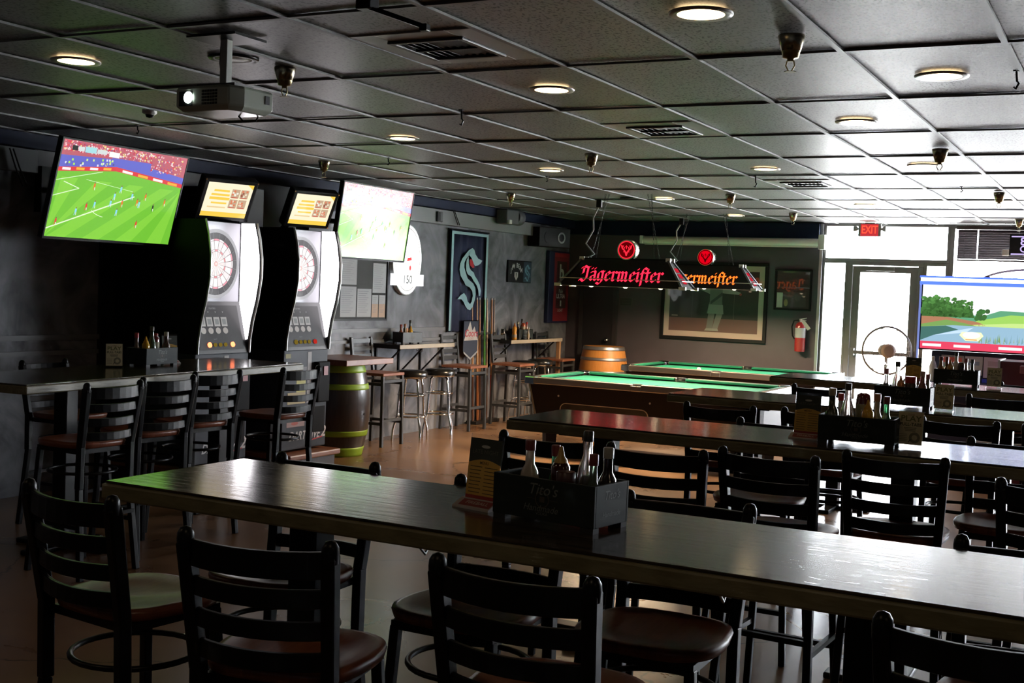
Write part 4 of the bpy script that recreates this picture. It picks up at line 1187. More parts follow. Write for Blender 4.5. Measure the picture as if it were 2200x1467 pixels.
def show(name, polys, fr, w, h, m, parent, mirror=False):
    b = B()
    for p, c, l in polys: b.flat([((x - .5) * w, (y - .5) * h) for x, y in p], fr, .0006 * l, c)
    return b.obj(name, m, parent, ink=True)
def television(x, y, z, tilt, yaw, label, seed, w=1.22):
    t = thing('wall_television', label, 'television', (x, y, z), 0, 'televisions showing a soccer match')
    h = w * 9 / 16
    n = Vector((math.cos(yaw) * math.cos(tilt), math.sin(yaw) * math.cos(tilt), -math.sin(tilt)))
    u = Vector((-math.sin(yaw), math.cos(yaw), 0)); v = n.cross(u)
    fr = (Vector((0, 0, 0)), u, v, n)
    B().prism(rect(-w / 2 - .012, -h / 2 - .018, w / 2 + .012, h / 2 + .012), fr, -.045, -.006).obj('casing', black_plastic, t, bevel=.006)
    b = B()
    for r_ in (rect(-w / 2 - .012, -h / 2 - .018, w / 2 + .012, -h / 2), rect(-w / 2 - .012, h / 2, w / 2 + .012, h / 2 + .012), rect(-w / 2 - .012, -h / 2, -w / 2, h / 2), rect(w / 2, -h / 2, w / 2 + .012, h / 2)): b.prism(r_, fr, -.008, .006)
    b.obj('bezel', black_plastic, t)
    show('screen', soccer(seed, False), fr, w, h, screen_mat, t)
    B().prism(rect(-.2, -.14, .2, .14), fr, -.075, -.045).obj('mount_plate', black_metal, t)
    b = B()
    wx = XL + .105 - x
    b.bar(n * -.07 + u * .08, Vector((wx, .1, .02)), .04).bar(n * -.07 - u * .08, Vector((wx, -.1, .02)), .04)
    b.box(wx - .03 if wx > -.6 else XL + .04 - x, wx + .012, -.17, .17, -.14, .2)
    b.obj('wall_arm', black_metal, t)
    return t
television(-6.67, 6.49, 2.265, math.radians(15), math.radians(1), 'large wall television at the left, tilted down over the left table', 5)
television(-6.62, 9.72, 2.27, math.radians(8), math.radians(1.2), 'second wall television beyond the dart machines, before the white oval sign', 9)

# ------------------------------------------------------------------ dart machines
def dart_machine(y, label, second):
    x0 = -7.35
    t = thing('dart_machine', label, 'dart machine', (x0, y, 0), 0, 'electronic dart machines')
    body = mat('machine_grey', (0.028, 0.034, 0.046), 0.5, spec=0.25)
    side = mat('machine_black', (0.004, 0.004, 0.005), 0.6, spec=0.1)
    Wd = .315; F = .85
    c = B().box(0, F, -Wd, Wd, .22, 1.09).obj('cabinet', [body], t, bevel=.008)
    B().box(.02, F + .1, -Wd - .02, Wd + .02, 0.0, .15).obj('plinth', mat('plinth_red', (0.03, 0.015, 0.016), 0.4), t, bevel=.01)
    b = B().box(.02, F + .14, -Wd - .05, Wd + .05, .15, .2)
    b.obj('plinth_top', stool_wood, t, bevel=.012)
    # curved wings: dark near one, white lit far one
    prof = [(.86, 1.09), (.865, 1.2), (.89, 1.35), (.935, 1.52), (.965, 1.7), (.965, 1.86), (.94, 2.02), (.905, 2.14)]
    def wing(ya, yb, m, nm, xin=.25):
        pl = prof + [(xin, 2.14), (xin, 1.09)]
        return B().prism(pl, ((0, 0, 0), (1, 0, 0), (0, 0, 1), (0, 1, 0)), ya, yb).obj(nm, m, t)
    wing(-Wd, -Wd + .02, side, 'side_wing', .0)
    wing(Wd - .02, Wd, side, 'side_wing', .0)
    wht = glow('wing_light', (1.0, 0.97, 0.93) if second else (1.0, 0.95, 1.0), 6.0)
    b = B()
    inner = [(px - .012, pz) for px, pz in prof]
    pl = [(.76, 1.16)] + inner[1:] + [(.76, 2.14)]
    b.prism(pl, ((0, 0, 0), (1, 0, 0), (0, 0, 1), (0, 1, 0)), Wd - .026, Wd - .0205)
    b.obj('light_panel', wht, t)
    for yw in (-Wd + .01, Wd - .012):
        b = B()
        for (ax, az), (bx, bz) in zip(prof, prof[1:]): b.bar((ax + .004, yw, az), (bx + .004, yw, bz), .024, .01, ref=(0, 1, 0))
        b.obj('wing_edge', mat('edge_silver', (0.5, 0.5, 0.48), 0.35, 0.5), t)
    B().box(.0, .75, -Wd + .02, Wd - .0265, 1.09, 2.14).obj('back_case', side, t)
    fb = EAST((.75, 0, 0))
    B().flat(rect(-Wd + .021, 1.5, Wd - .027, 2.135), fb, .001).obj('face_panel', mat('face_silver', (0.22, 0.22, 0.24), 0.35, 0.3), t)
    # board
    zc = 1.80
    b = B()
    for p in ring_polys(0, zc, .25, .25, .278, .278, 40): b.flat(p, fb, .004, (.4, .4, .42))
    b.flat(disc(0, zc, .25, n=40), fb, .003, (.02, .02, .022))
    for k in range(20):
        a0, a1 = (k - .5) * PI / 10, (k + .5) * PI / 10
        wt, pk = (.98, .88, .88), (.93, .55, .56)
        A, C_ = (wt, pk) if k % 2 else (pk, wt)
        lit = []
        for r0, r1, cc in ((.02, .1, (.97, .93, .9) if k % 2 else (.98, .82, .8)), (.1, .116, (.85, .3, .32) if k % 2 else (.97, .9, .9)), (.116, .186, (.98, .93, .92) if k % 2 else (.98, .85, .85)), (.186, .202, (.9, .3, .38) if k % 2 else (.97, .85, .86))):
            for p in ring_polys(0, zc, r0, r0, r1 - .002, r1 - .002, 2, a0 + .012, a1 - .012): b.flat(p, fb, .006, cc)
    for k in range(20):
        a = k * PI / 10 + PI / 20
        b.flat(stroke((.205 * math.cos(a), zc + .205 * math.sin(a)), (.247 * math.cos(a), zc + .247 * math.sin(a)), .003), fb, .006, (.2, .2, .21))
    b.flat(disc(0, zc, .019), fb, .006, (.95, .5, .45)); b.flat(disc(0, zc, .009), fb, .007, (.9, .8, .75))
    m = MATS.get('lit_dartboard') or attr_mat('lit_dartboard', .95, .4)
    b.obj('dartboard', m, t, ink=True)
    # sloped control panel
    v = Vector((-.1, 0, .38)).normalized()
    o = Vector((F + .015, 0, 1.11)); fr = (o, Vector((0, 1, 0)), v, Vector((0, 1, 0)).cross(v))
    b = B().add([(.3, -Wd + .02, 1.09), (F + .012, -Wd + .02, 1.09), (F + .012, Wd - .027, 1.09), (.3, Wd - .027, 1.09), (.3, -Wd + .02, 1.5), (.76, -Wd + .02, 1.5), (.76, Wd - .027, 1.5), (.3, Wd - .027, 1.5)],
                [(0, 3, 2, 1), (4, 5, 6, 7), (0, 1, 5, 4), (1, 2, 6, 5), (2, 3, 7, 6), (3, 0, 4, 7)])
    cp = b.obj('control_panel', mat('panel_black', (0.022, 0.022, 0.025), 0.4), t)
    b = B()
    b.flat(rect(-.27, .01, .24, .37), fr, .002, (.03, .03, .034))
    for k in range(4):
        x = -.2 + .085 * k
        b.flat(rect(x - .034, .2, x + .034, .275), fr, .004, (.8, .78, .74)); b.flat(rect(x - .022, .215, x + .022, .26), fr, .0045, (.4, .42, .42))
        b.flat(disc(x, .165, .03, .026, 16), fr, .004, (.8, .74, .68))
        b.flat([(x - .008, .32), (x + .008, .32), (x, .308)], fr, .004, (.7, .7, .7))
    put_text(b, 'PLAYERS', (-.06, .345), .02, fr, .004, (.6, .6, .6))
    put_text(b, 'SELECT', (-.08, .095), .012, fr, .004, (.5, .5, .5))
    m = MATS.get('panel_print') or attr_mat('panel_print', .35, .4)
    b.obj('panel_print', m, cp, ink=True)
    for k in range(5):
        xx = (-.16, -.095, -.035, .025, .11)[k]
        litb = (k in (0, 4)) and not second
        mm = glow('button_lit', (1.0, 0.2, 0.08), 4.0) if litb else glow('button_red', (0.6, 0.03, 0.02), .8) if k == 4 else glow('button_yellow', (0.32, 0.22, 0.03), .55)
        B().prism(disc(xx, .05, .021 if k in (0, 4) else .016, n=16), fr, .001, .012).obj('button', mm, cp)
    # lower front
    ff = EAST((F, 0, 0))
    b = B()
    b.flat(rect(.02, .62, .075, 1.07), ff, .002, (.36, .35, .34))
    b.flat(rect(-.29, 1.02, -.22, 1.06), ff, .002, (.25, .22, .05) if second else (.05, .05, .06))
    b.flat(rect(-.05, .91, .01, .94), ff, .003, (.12, .12, .13))
    if second:
        e = B(); e.flat(rect(-.13, .71, .0, .84), ff, .002, (.45, .42, .1)); e.flat(rect(-.25, .62, .0, .72), ff, .0025, (.45, .36, .17))
        for k in range(3): e.flat(rect(-.23, .64 + .022 * k, -.03, .646 + .022 * k), ff, .003, (.2, .15, .08))
        e.obj('yellow_sticker', print_mat, c, ink=True)
        e = B(); e.flat(rect(-.24, .5, .0, .58), ff, .002, (.5, .38, .3)); e.flat(disc(-.17, .54, .03, .02, 12), ff, .003, (.5, .2, .03)); e.flat(disc(-.06, .54, .035, .018, 12), ff, .003, (.09, .06, .05)); e.obj('food_poster', print_mat, c, ink=True)
        e = B(); e.flat(rect(-.25, .42, .0, .48), ff, .002, (.4, .26, .25)); e.flat(disc(-.14, .45, .05, .016, 12), ff, .003, (.45, .1, .08)); e.obj('food_poster', print_mat, c, ink=True)
        B().prism(disc(-.1, .93, .012), ff, .0, .004).obj('key_lock', steel, c)
    put_text(b, 'DARTSLIVE', (.0, .335), .105, ff, .003, (.6, .6, .62), shear=.35, bold=.02, sx=.85)
    put_text(b, '2', (.27, .345), .13, ff, .003, (.62, .6, .6), shear=.3, bold=.03)
    b.flat([(.1, .28), (.26, .3), (.27, .31), (.12, .295)], ff, .0035, (.5, .04, .05))
    b.obj('front_print', print_mat, c, ink=True)
    cb = B().box(F - .02, F + .05, .12, .29, .62, .98).obj('coin_box', side, t, bevel=.01)
    B().box(F + .05, F + .056, .19, .25, .86, .94).obj('coin_slot', mat('coin_red', (0.3, 0.03, 0.03), 0.4), cb)
    B().box(F, F + .004, .12, .29, .35, .58).obj('cash_door', side, t, bevel=.002)
    # advert display on top, tilted towards the room
    yaw, tilt = math.radians(-20), math.radians(30)
    n = Vector((math.cos(yaw) * math.cos(tilt), math.sin(yaw) * math.cos(tilt), -math.sin(tilt)))
    u = Vector((-math.sin(yaw), math.cos(yaw), 0)); v = n.cross(u)
    w, h = .40, .30
    cen = Vector((.80, .06 if not second else .27, 2.31 if not second else 2.33))
    if second: cen = Vector((.66, .26, 2.33))
    fr = (cen, u, v, n)
    ds = B().prism(rect(-w / 2 - .04, -h / 2 - .035, w / 2 + .04, h / 2 + .03), fr, -.09, -.002).obj('display', black_plastic, t, bevel=.012)
    cr, yl, rd = (.95, .86, .62), (.9, .6, .08), (.55, .12, .08)
    P = [(rect(0, 0, 1, 1), cr, 0), (rect(0, 0, 1, .14), yl, 1), ([(.86, 1), (1, 1), (1, .86)], yl, 1), (rect(.16, .74, .5, .8), yl, 1), (rect(.12, .62, .52, .68), yl, 1), (rect(.1, .5, .54, .58), yl, 1), (rect(.16, .38, .5, .43), yl, 1), (rect(.1, .26, .5, .3), (.8, .6, .3), 1)]
    rr = random.Random(4)
    for i in range(2):
        for j in range(2):
            a, b_ = .55 + .2 * i, .28 + .3 * j
            P.append((rect(a, b_, a + .18, b_ + .26), (.55, .38, .25), 1))
            for q in range(7): P.append((disc(a + rr.uniform(.03, .15), b_ + rr.uniform(.06, .22), .025, .03, 10), rr.choice([(.8, .7, .55), (.3, .1, .07), (.7, .2, .1), (.85, .8, .7)]), 2))
            P.append((rect(a + .02, b_, a + .16, b_ + .03), rd, 2))
    m = MATS.get('advert_screen') or attr_mat('advert_screen', 1.1, .15)
    show('advert', P, fr, w, h, m, ds)
    b = B()
    for i in (-1, 1):
        for j in (-1, 1): b.prism(disc(i * (w / 2 + .028), j * (h / 2 + .02), .007, n=10), fr, -.002, .004)
    b.obj('screw', chrome, ds)
    B().bar((cen.x - .25, cen.y * .5, 2.13), cen - n * .085, .08, .05).obj('display_bracket', side, t)
    lt = bpy.data.lights.new('board_light', 'AREA'); lt.shape = 'RECTANGLE'; lt.size, lt.size_y = .04, .5; lt.energy = 1.3; lt.color = (1, .96, .94)
    lo = bpy.data.objects.new('board_light', lt); COL.objects.link(lo); lo.parent = t; lo.location = (.93, 0, 2.1); lo.rotation_euler = (0, math.radians(15), 0)
    lt.size, lt.size_y = .04, .5
    return t
dart_machine(7.455, 'nearer lit dart machine with a glowing red front button', False)
dart_machine(8.545, 'farther lit dart machine with yellow sticker and food pictures on its front', True)
t = thing('speaker_box', 'black box speaker high on the wall between the two advert displays', 'speaker', (-7.36, 8.03, 2.13))
B().box(.0, .62, -.17, .17, 0, .33).obj('cabinet', black_plastic, t, bevel=.008)
B().box(.62, .63, -.15, .15, .02, .31).obj('grille', mat('speaker_cloth', (0.016, 0.016, 0.016), 0.7), t)
B().box(.0, .04, -.05, .05, -.08, .0).obj('bracket', black_metal, t)

# ------------------------------------------------------------------ things on the left wall
t = thing('wall_thermostat', 'small grey wall thermostat with a red light on the black boards', 'thermostat', (XL + .04, 7.56, 1.595))
B().box(0, .025, -.07, .07, -.065, .065).obj('cover', mat('thermo_grey', (0.13, 0.13, 0.13), 0.5), t, bevel=.006)
B().box(.025, .027, -.01, .055, -.045, .045).obj('display', black_plastic, t)
B().box(.0, .028, .045, .06, -.07, -.06).obj('indicator', glow('led_red', (1, .03, .02), 2.0), t)

t = thing('notice_board', 'black notice board behind the second television, covered in paper sheets', 'notice board', (XL, 10.58, 1.65))
B().box(0, .02, -.53, .53, -.36, .5).obj('board', mat('board_black', (0.02, 0.02, 0.018), 0.7), t, bevel=.003)
b = B()
for x in (-.53, .51): b.box(.02, .03, x, x + .02, -.36, .5)
b.box(.02, .03, -.51, .51, -.36, -.34).box(.02, .03, -.51, .51, .48, .5)
b.obj('frame', black_plastic, t)
sheets = [(-.50, -.18, .13, .42, 'at the far left, half behind the dart machine'), (-.34, .02, .28, .34, 'upper left of the uncovered black patch'), (-.34, -.32, .28, .32, 'lower left below the upper left sheet'), (-.04, .33, .25, .14, 'short, at the top middle under the television'),
          (-.04, -.32, .26, .3, 'below the uncovered black patch'), (.24, .29, .25, .18, 'at the top right corner'), (.24, -.06, .25, .32, 'in the right column, tall'), (.235, -.325, .12, .24, 'small orange-tinted left one at the lower right'), (.37, -.325, .12, .24, 'small orange-tinted one at the lower right corner')]
paper = mat('paper', (0.42, 0.42, 0.43), 0.7)
for i, (x, z, w, h, s) in enumerate(sheets):
    o = B()
    fr = EAST((XL + .0215, 10.58, 1.65))
    o.prism(rect(x, z, x + w, z + h), fr, 0, .0012, 0, (.42, .42, .43))
    for k in range(int(h / .022) - 2):
        o.flat(rect(x + .02, z + h - .03 - .022 * k, x + w * (.8 - .1 * (k % 3)), z + h - .026 - .022 * k), fr, .0018, (.22, .22, .24))
    if i >= 7: o.flat(rect(x, z, x + w, z + h * .6), fr, .0016, (.5, .33, .22))
    q = o.obj('paper_sheet', print_mat, ink=True)
    tag(q, 'printed paper sheet on the notice board, ' + s, 'paper', 'paper sheets on the notice board')

# white oval illuminated sign
t = thing('illuminated_sign', 'white glowing oval sign with 150 on its ribbon, right of the second television', 'sign', (XL, 11.45, 1.95))
fr = EAST((.0, 0, 0))
B().prism(disc(0, .02, .3, .4, 40), fr, .002, .05).obj('casing', mat('sign_case', (0.6, 0.6, 0.6), 0.4), t, bevel=.004)
B().prism(disc(0, .02, .285, .385, 40), fr, .05, .054).obj('lit_face', glow('sign_white', (1.0, 1.0, 1.0), 2.0), t)
b = B()
for p in ring_polys(0, .02, .245, .345, .252, .352, 40): b.flat(p, fr, .0555)
b.obj('outline', mat('sign_line', (0.25, 0.2, 0.1), 0.5), t)
b = B().prism(rect(-.34, -.27, .34, -.14), fr, .054, .058)
b.obj('ribbon', glow('sign_ribbon', (.95, .97, 1.0), 1.7), t)
b = B(); put_text(b, '150', (0, -.205), .13, fr, .06, bold=.0)
b.obj('numerals', mat('sign_numerals', (0.08, 0.07, 0.04), 0.5), t)
b = B(); b.flat([(-.02, .0), (.08, .02), (.07, .05), (-.01, .04)], fr, .056); b.flat(disc(.05, -.07, .02, .03, 10), fr, .056)
b.obj('emblem', glow('sign_red', (.9, .1, .1), 1.2), t)

t = thing('wall_sensor', 'small dark grey box sensor on the pale band right of the second television', 'sensor', (XL + .1, 12.0, 2.49))
B().box(0, .03, -.055, .055, -.06, .06).obj('case', dark_grey, t, bevel=.008)
B().box(.03, .034, -.045, -.0, -.05, .05).obj('lens', black_plastic, t)

# big vertical banner
t = thing('wall_banner', 'tall navy hanging banner with a pale teal S emblem and red eye', 'banner', (XL, 12.85, 1.76))
N = 30; b = B(); vs = []
for i in range(N + 1):
    u = -.46 + .92 * i / N
    d = .03 + .012 * math.sin(i * 1.1) + .006 * math.sin(i * 2.7)
    vs += [(d, u, .61), (d * 1.15, u * .985, .0), (d * 1.3, u * .97, -.61)]
fs = [(i * 3 + k, (i + 1) * 3 + k, (i + 1) * 3 + k + 1, i * 3 + k + 1) for i in range(N) for k in range(2)]
bc = b.add(vs, fs, 0, True).obj('cloth', mat('banner_navy', (0.018, 0.026, 0.07), 0.8), t)
bc.modifiers.new('thickness', 'SOLIDIFY').thickness = .002
B().tube([(.03, -.5, .615), (.03, .5, .615)], .009, 8).obj('rod', black_metal, t)
B().tube([(.03, -.46, -.61), (.03, .46, -.61)], .006, 8).obj('rod', black_metal, t)
teal = mat('banner_teal', (0.36, 0.58, 0.64), 0.8)
fb = EAST((.062, 0, 0))
def bz(q): return ((q[0] - 315) / 365 * .92, .61 - (q[1] - 112 - (q[0] - 150) * .07) / 965 * 1.22)
S1 = [(330, 283), (295, 305), (265, 343), (235, 385), (216, 435), (213, 490), (225, 550), (262, 612), (276, 642), (318, 665), (342, 700), (350, 745), (340, 803), (326, 826), (302, 800), (290, 755), (264, 715), (232, 735), (203, 772), (240, 774), (262, 800), (280, 840), (302, 872), (328, 886), (352, 855), (370, 790), (378, 730), (372, 672), (350, 627), (312, 595), (292, 575), (272, 520), (257, 470), (257, 425), (272, 388), (292, 362)]
S2 = [(294, 362), (277, 402), (273, 452), (277, 500), (292, 535), (330, 562), (352, 602), (384, 645), (402, 692), (409, 750), (424, 750), (429, 700), (414, 640), (390, 592), (362, 552), (352, 522), (322, 497), (307, 470), (299, 430), (297, 385)]
S3 = [(331, 283), (348, 300), (362, 345), (392, 387), (432, 405), (416, 432), (392, 451), (360, 456), (346, 435), (334, 402), (322, 376), (300, 352), (292, 362), (296, 330)]
EYE = [(306, 396), (324, 388), (341, 420), (355, 470), (340, 477), (316, 456), (306, 430)]
b = B()
for s in (S1, S2, S3): b.flat([bz(q) for q in s], fb, 0)
for p in (rect(-.45, .56, .45, .595), rect(-.45, -.6, -.40, .56), rect(.40, -.6, .45, .56)): b.flat(p, fb, -.008)
b.obj('emblem', teal, t)
b = B().flat([bz(q) for q in EYE], fb, .001); b.obj('eye', mat('banner_red', (0.45, 0.02, 0.035), 0.8), t)

t = thing('pennant', 'small navy pointed pennant with a white mountain and red script, over the banner foot', 'pennant', (XL + .09, 12.88, 1.04))
fr = EAST((0, 0, 0))
B().prism([(-.18, .24), (.18, .24), (.18, -.13), (0, -.25), (-.18, -.13)], fr, -.004, 0).obj('cloth', mat('pennant_navy', (0.02, 0.03, 0.06), 0.7), t)
b = B()
b.flat([(-.17, .0), (-.03, .235), (.03, .12), (.08, .17), (.17, .0)], fr, .001, (.5, .47, .46))
put_text(b, 'Coors', (0, .085), .125, fr, .0018, (.45, .03, .05), shear=.2, bold=.015)
put_text(b, 'LIGHT', (0, .02), .045, fr, .0018, (.35, .2, .2))
for s in (-1, 1): b.flat([(s * .17, -.13), (s * .17, -.155), (0, -.27 + .03), (0, -.245 + .03)], fr, .0012, (.3, .32, .34))
b.obj('print', print_mat, t, ink=True)
B().tube([(-.003, -.185, .24), (-.003, .185, .24)], .006, 6).obj('rod', black_metal, t)

t = thing('wall_sign', 'small black square wall sign with white lettering and a teal S panel', 'sign', (XL, 14.24, 1.92))
fr = EAST((0, 0, 0))
B().box(.002, .03, -.33, .33, -.145, .145).obj('panel', black_plastic, t, bevel=.004)
b = B()
b.flat(rect(.1, -.135, .32, .135), fr, .0305, (.01, .035, .06))
for k, ch in enumerate('JIM BEAM'):
    a = PI * (.86 - .1 * k); put_text(b, ch, (-.11 + .16 * math.cos(a), -.04 + .12 * math.sin(a)), .085, fr, .031, (.45, .45, .44), bold=.02)
b.flat([(-.16, -.01), (-.06, -.01), (-.06, -.07), (-.11, -.12), (-.16, -.07)], fr, .031, (.4, .38, .35)); b.flat([(-.13, -.02), (-.09, -.02), (-.11, -.09)], fr, .0315, (.05, .05, .05))
for s in (S1, S2, S3): b.flat([(.21 + bz(q)[0] * .30, bz(q)[1] * .30 - .02) for q in s], fr, .031, (.12, .25, .32))
b.obj('print', print_mat, t, ink=True)

t = thing('beer_sign', 'narrow tall red and blue wall sign in the corner', 'sign', (XL, 15.42, 1.74))
fr = EAST((0, 0, 0))
B().box(.002, .06, -.36, .3, -.5, .5).obj('box', mat('sign_blue', (0.008, 0.012, 0.05), 0.5), t, bevel=.006)
b = B()
b.flat(rect(-.2, -.48, .28, .48), fr, .0605, (.2, .012, .02)); b.flat(rect(-.12, -.3, .2, .36), fr, .061, (.06, .02, .025))
b.flat(rect(-.2, .42, .28, .48), fr, .0612, (.3, .012, .02))
put_text(b, 'b', (.04, .2), .3, fr, .0615, (.5, .5, .52), bold=.03)
put_text(b, 'Pale', (.03, -.06), .08, fr, .0615, (.4, .4, .42)); put_text(b, 'ULTRA', (.03, -.13), .09, fr, .0615, (.42, .42, .44), bold=.01)
b.flat(rect(.02, -.27, .06, -.19), fr, .0615, (.4, .4, .4)); put_text(b, 'LIGHT', (.03, -.33), .06, fr, .0615, (.4, .4, .4))
b.obj('print', print_mat, t, ink=True)

t = thing('loudspeaker', 'black loudspeaker on the wall near the corner with a chrome ring', 'speaker', (XL + .1, 14.75, 2.4))
R = Matrix.Rotation(math.radians(-18), 4, 'Z')
B().box(0, .22, -.3, .3, -.13, .13, M=R).obj('cabinet', black_plastic, t, bevel=.008)
q = R @ Vector((.222, .12, 0))
rr = R.to_3x3()
fr = (q, rr @ Vector((0, 1, 0)), (0, 0, 1), rr @ Vector((1, 0, 0)))
b = B()
for p in ring_polys(0, .0, .05, .05, .075, .075, 24): b.prism(p, fr, 0, .008)
b.obj('ring', mat('soft_chrome', (0.35, 0.38, 0.36), 0.25, 0.9), t)
B().prism(disc(0, 0, .05), fr, 0, .003).obj('tweeter', black_plastic, t)
B().prism(disc(-.25, 0, .08), fr, 0, .003).obj('cone', black_plastic, t)

t = thing('grey_spotlight', 'grey spotlight fixture high on the left wall below a sprinkler', 'spotlight', (XL + .12, 13.55, 2.60))
B().box(0, .16, -.2, .12, -.1, .085).obj('housing', mat('fixture_grey', (0.10, 0.10, 0.11), 0.4), t, bevel=.015)
B().lathe([(.09, 0), (.1, .02), (.1, .14), (.07, .16)], 20, (.08, .13, 0), axis='y').obj('reflector', MATS['fixture_grey'], t)
B().box(-.02, .0, -.05, .05, -.03, .05).obj('bracket', black_metal, t)
B().box(.16, .19, -.19, -.12, -.1, -.05).obj('lens', white_paint, t, bevel=.004)

for x, y, z0, z1, w in ((XL + .13, 6.02, 2.56, 2.3, 'at the far left of the picture'), (XL + .13, 12.28, 2.58, 2.42, 'across the pale band')):
    t = thing('hanging_cable', 'pair of thin dark cables hanging down the wall ' + w, 'cable', (x, y, z1))
    for k in (0, 1):
        B().tube([(0, .0 + .03 * k, z0 - z1), (.004, .05 + .035 * k, (z0 - z1) * .5), (0, .12 + .04 * k, 0)], .006, 6).obj('cable', black_plastic, t)

# ------------------------------------------------------------------ wall counters with their caddies
counter_edge = mat('counter_edge', (0.30, 0.25, 0.18), 0.4, noise=(4, (0.42, 0.36, 0.28), (8, 1, 1), 0.3))
def counter(y0, y1, label, leg):
    t = thing('wall_counter', label, 'counter', (XL, 0, 0), 0, 'narrow drinking counters on the left wall')
    d = .38
    B().box(.0, d - .006, y0 + .004, y1 - .004, 1.03, 1.045).obj('top', table_wood, t)
    B().box(d - .006, d, y0, y1, 1.0, 1.045).obj('front_edge', counter_edge, t, bevel=.003)
    B().box(.0, d - .006, y0, y0 + .004, 1.0, 1.045).box(.0, d - .006, y1 - .004, y1, 1.0, 1.045).box(0, d - .006, y0 + .004, y1 - .004, 1.0, 1.03).obj('underside', black_paint, t)
    n = 2 if leg else 3
    for k in range(n):
        y = y0 + .1 + (y1 - y0 - .25) * k / max(1, n - 1)
        b = B().box(.0, .02, y - .012, y + .012, .68, 1.0).bar((.01, y, .69), (d - .06, y, .995), .022, .012)
        b.obj('bracket', black_metal, t)
    if leg:
        B().box(d - .06, d - .01, y1 - .07, y1 - .02, 0, 1.0).obj('leg', mat('pine_leg', (0.36, 0.2, 0.1), 0.5), t, bevel=.003)
    b = B().tube([(d - .1, y0 + .55, 1.0), (d - .1, y0 + .55, .97), (d - .07, y0 + .55, .955), (d - .05, y0 + .55, .975)], .004, 6).tube([(d - .1, y0 + .55, .98), (d - .13, y0 + .55, .96), (d - .14, y0 + .55, .975)], .004, 6)
    b.obj('bag_hook', steel, t)
counter(10.85, 12.0, 'narrow wall counter left of the banner', False)
counter(13.4, 14.9, 'narrow wall counter with a pine leg, near the oak barrel', True)
caddy(-7.20, 11.27, 1.045, math.radians(78), 'small condiment caddy on the counter left of the banner', w=.3, d=.16, letter=(.3, .3, .3), wood=mat('caddy_worn', (0.03, 0.034, 0.04), 0.5))
WT = ' on the counter left of the banner'
for x, y, k, c, cp, lb, s in ((-7.22, 11.165, 'wide', (.2, .06, .03), (.3, .05, .04), 'reddish-brown bottle leftmost in the caddy', .85), (-7.19, 11.2, 'slim', (.1, .08, .04), tan, 'dull brown slim bottle in the caddy', 1), (-7.225, 11.27, 'jar', (.3, .14, .06), (.4, .2, .1), 'orange-lidded jar in the caddy', 1), (-7.18, 11.3, 'squeeze', must, yel, 'yellow mustard bottle in the caddy', .8), (-7.22, 11.35, 'flare', (.03, .05, .06), blk, 'tall dark bottle at the right of the caddy', .9)):
    bottle(k, x, y, 1.069, c, cp, lb + WT, (.4, .3, .2), s=s)
caddy(-7.22, 14.05, 1.045, math.radians(80), 'dark condiment caddy on the counter near the oak barrel', w=.3, d=.16, letter=(.05, .05, .05))
WT = ' on the counter near the oak barrel'
for x, y, z, k, c, cp, lb, s in ((-7.25, 13.6, 1.046, 'jar', (.02, .02, .02), blk, 'small dark jar standing alone left of the caddy', .9), (-7.18, 13.78, 1.046, 'squeeze', (.75, .32, .03), (.4, .12, .02), 'bright orange bottle standing left of the caddy', 1.0), (-7.228, 13.965, 1.069, 'wide', (.03, .012, .01), beige, 'dark bottle with a white cap in the caddy', .9),
                              (-7.2, 14.06, 1.069, 'upturned', (.4, .08, .03), (.4, .06, .02), 'orange-red squeeze bottle in the caddy', .8), (-7.25, 14.12, 1.069, 'flare', (.08, .03, .02), blk, 'tall brown bottle in the caddy', .9), (-7.2, 14.16, 1.069, 'slim', (.3, .1, .06), red, 'slim bottle with a red cap in the caddy', 1.0), (-7.08, 13.98, 1.046, 'slim', (.3, .25, .2), beige, 'small pale bottle before the caddy', .8)):
    bottle(k, x, y, z, c, cp, lb + WT, (.4, .3, .2), s=s)

# ------------------------------------------------------------------ stools
stool_grey = mat('stool_frame', (0.035, 0.038, 0.042), 0.4)
def make_back_stool():
    """square wooden seat on a steel frame with a ladder back; faces +X"""
    t = thing('back_stool', '', 'stool', (0, 0, 0), 0, 'square-seated steel stools')
    B().box(-.2, .2, -.2, .2, .735, .765).obj('seat', stool_wood, t, bevel=.006)
    for i in (-1, 1):
        for j in (-1, 1):
            b = B().bar((i * .18, j * .18, .735), (i * .195, j * .19, 0), .032)
            b.obj('leg', stool_grey, t, bevel=.003)
    for z, nm in ((.68, 'apron'), (.27, 'stretcher')):
        for i in (-1, 1):
            B().bar((i * .185, -.175, z), (i * .185, .175, z), .022, .03).obj(nm, stool_grey, t)
            B().bar((-.175, i * .185, z - .03), (.175, i * .185, z - .03), .022, .03).obj(nm, stool_grey, t)
    for j in (-1, 1): B().bar((-.19, j * .18, .75), (-.235, j * .18, 1.12), .034, .03).obj('back_post', stool_grey, t, bevel=.004)
    for z in (1.08, 1.0, .92, .84):
        x = -.19 - .045 * (z - .75) / .37
        B().bar((x, -.165, z), (x, .165, z), .012, .045).obj('back_rail', stool_grey, t)
    return t
st = make_back_stool(); st.location = (-7.12, 10.6, 0); st['label'] = 'square wooden-seated steel stool right of the green-hooped barrel'
dup(st, (-7.15, 12.47, 0), 0, 'square wooden-seated steel stool before the banner and pool cues')
dup(st, (-6.97, 13.38, 0), 0, 'square wooden-seated steel stool right of the pool cues')
dup(st, (-7.12, 14.92, 0), 0, 'square wooden-seated steel stool beside the oak barrel')
vinyl = mat('black_vinyl', (0.012, 0.012, 0.012), 0.28, coat=0.3)
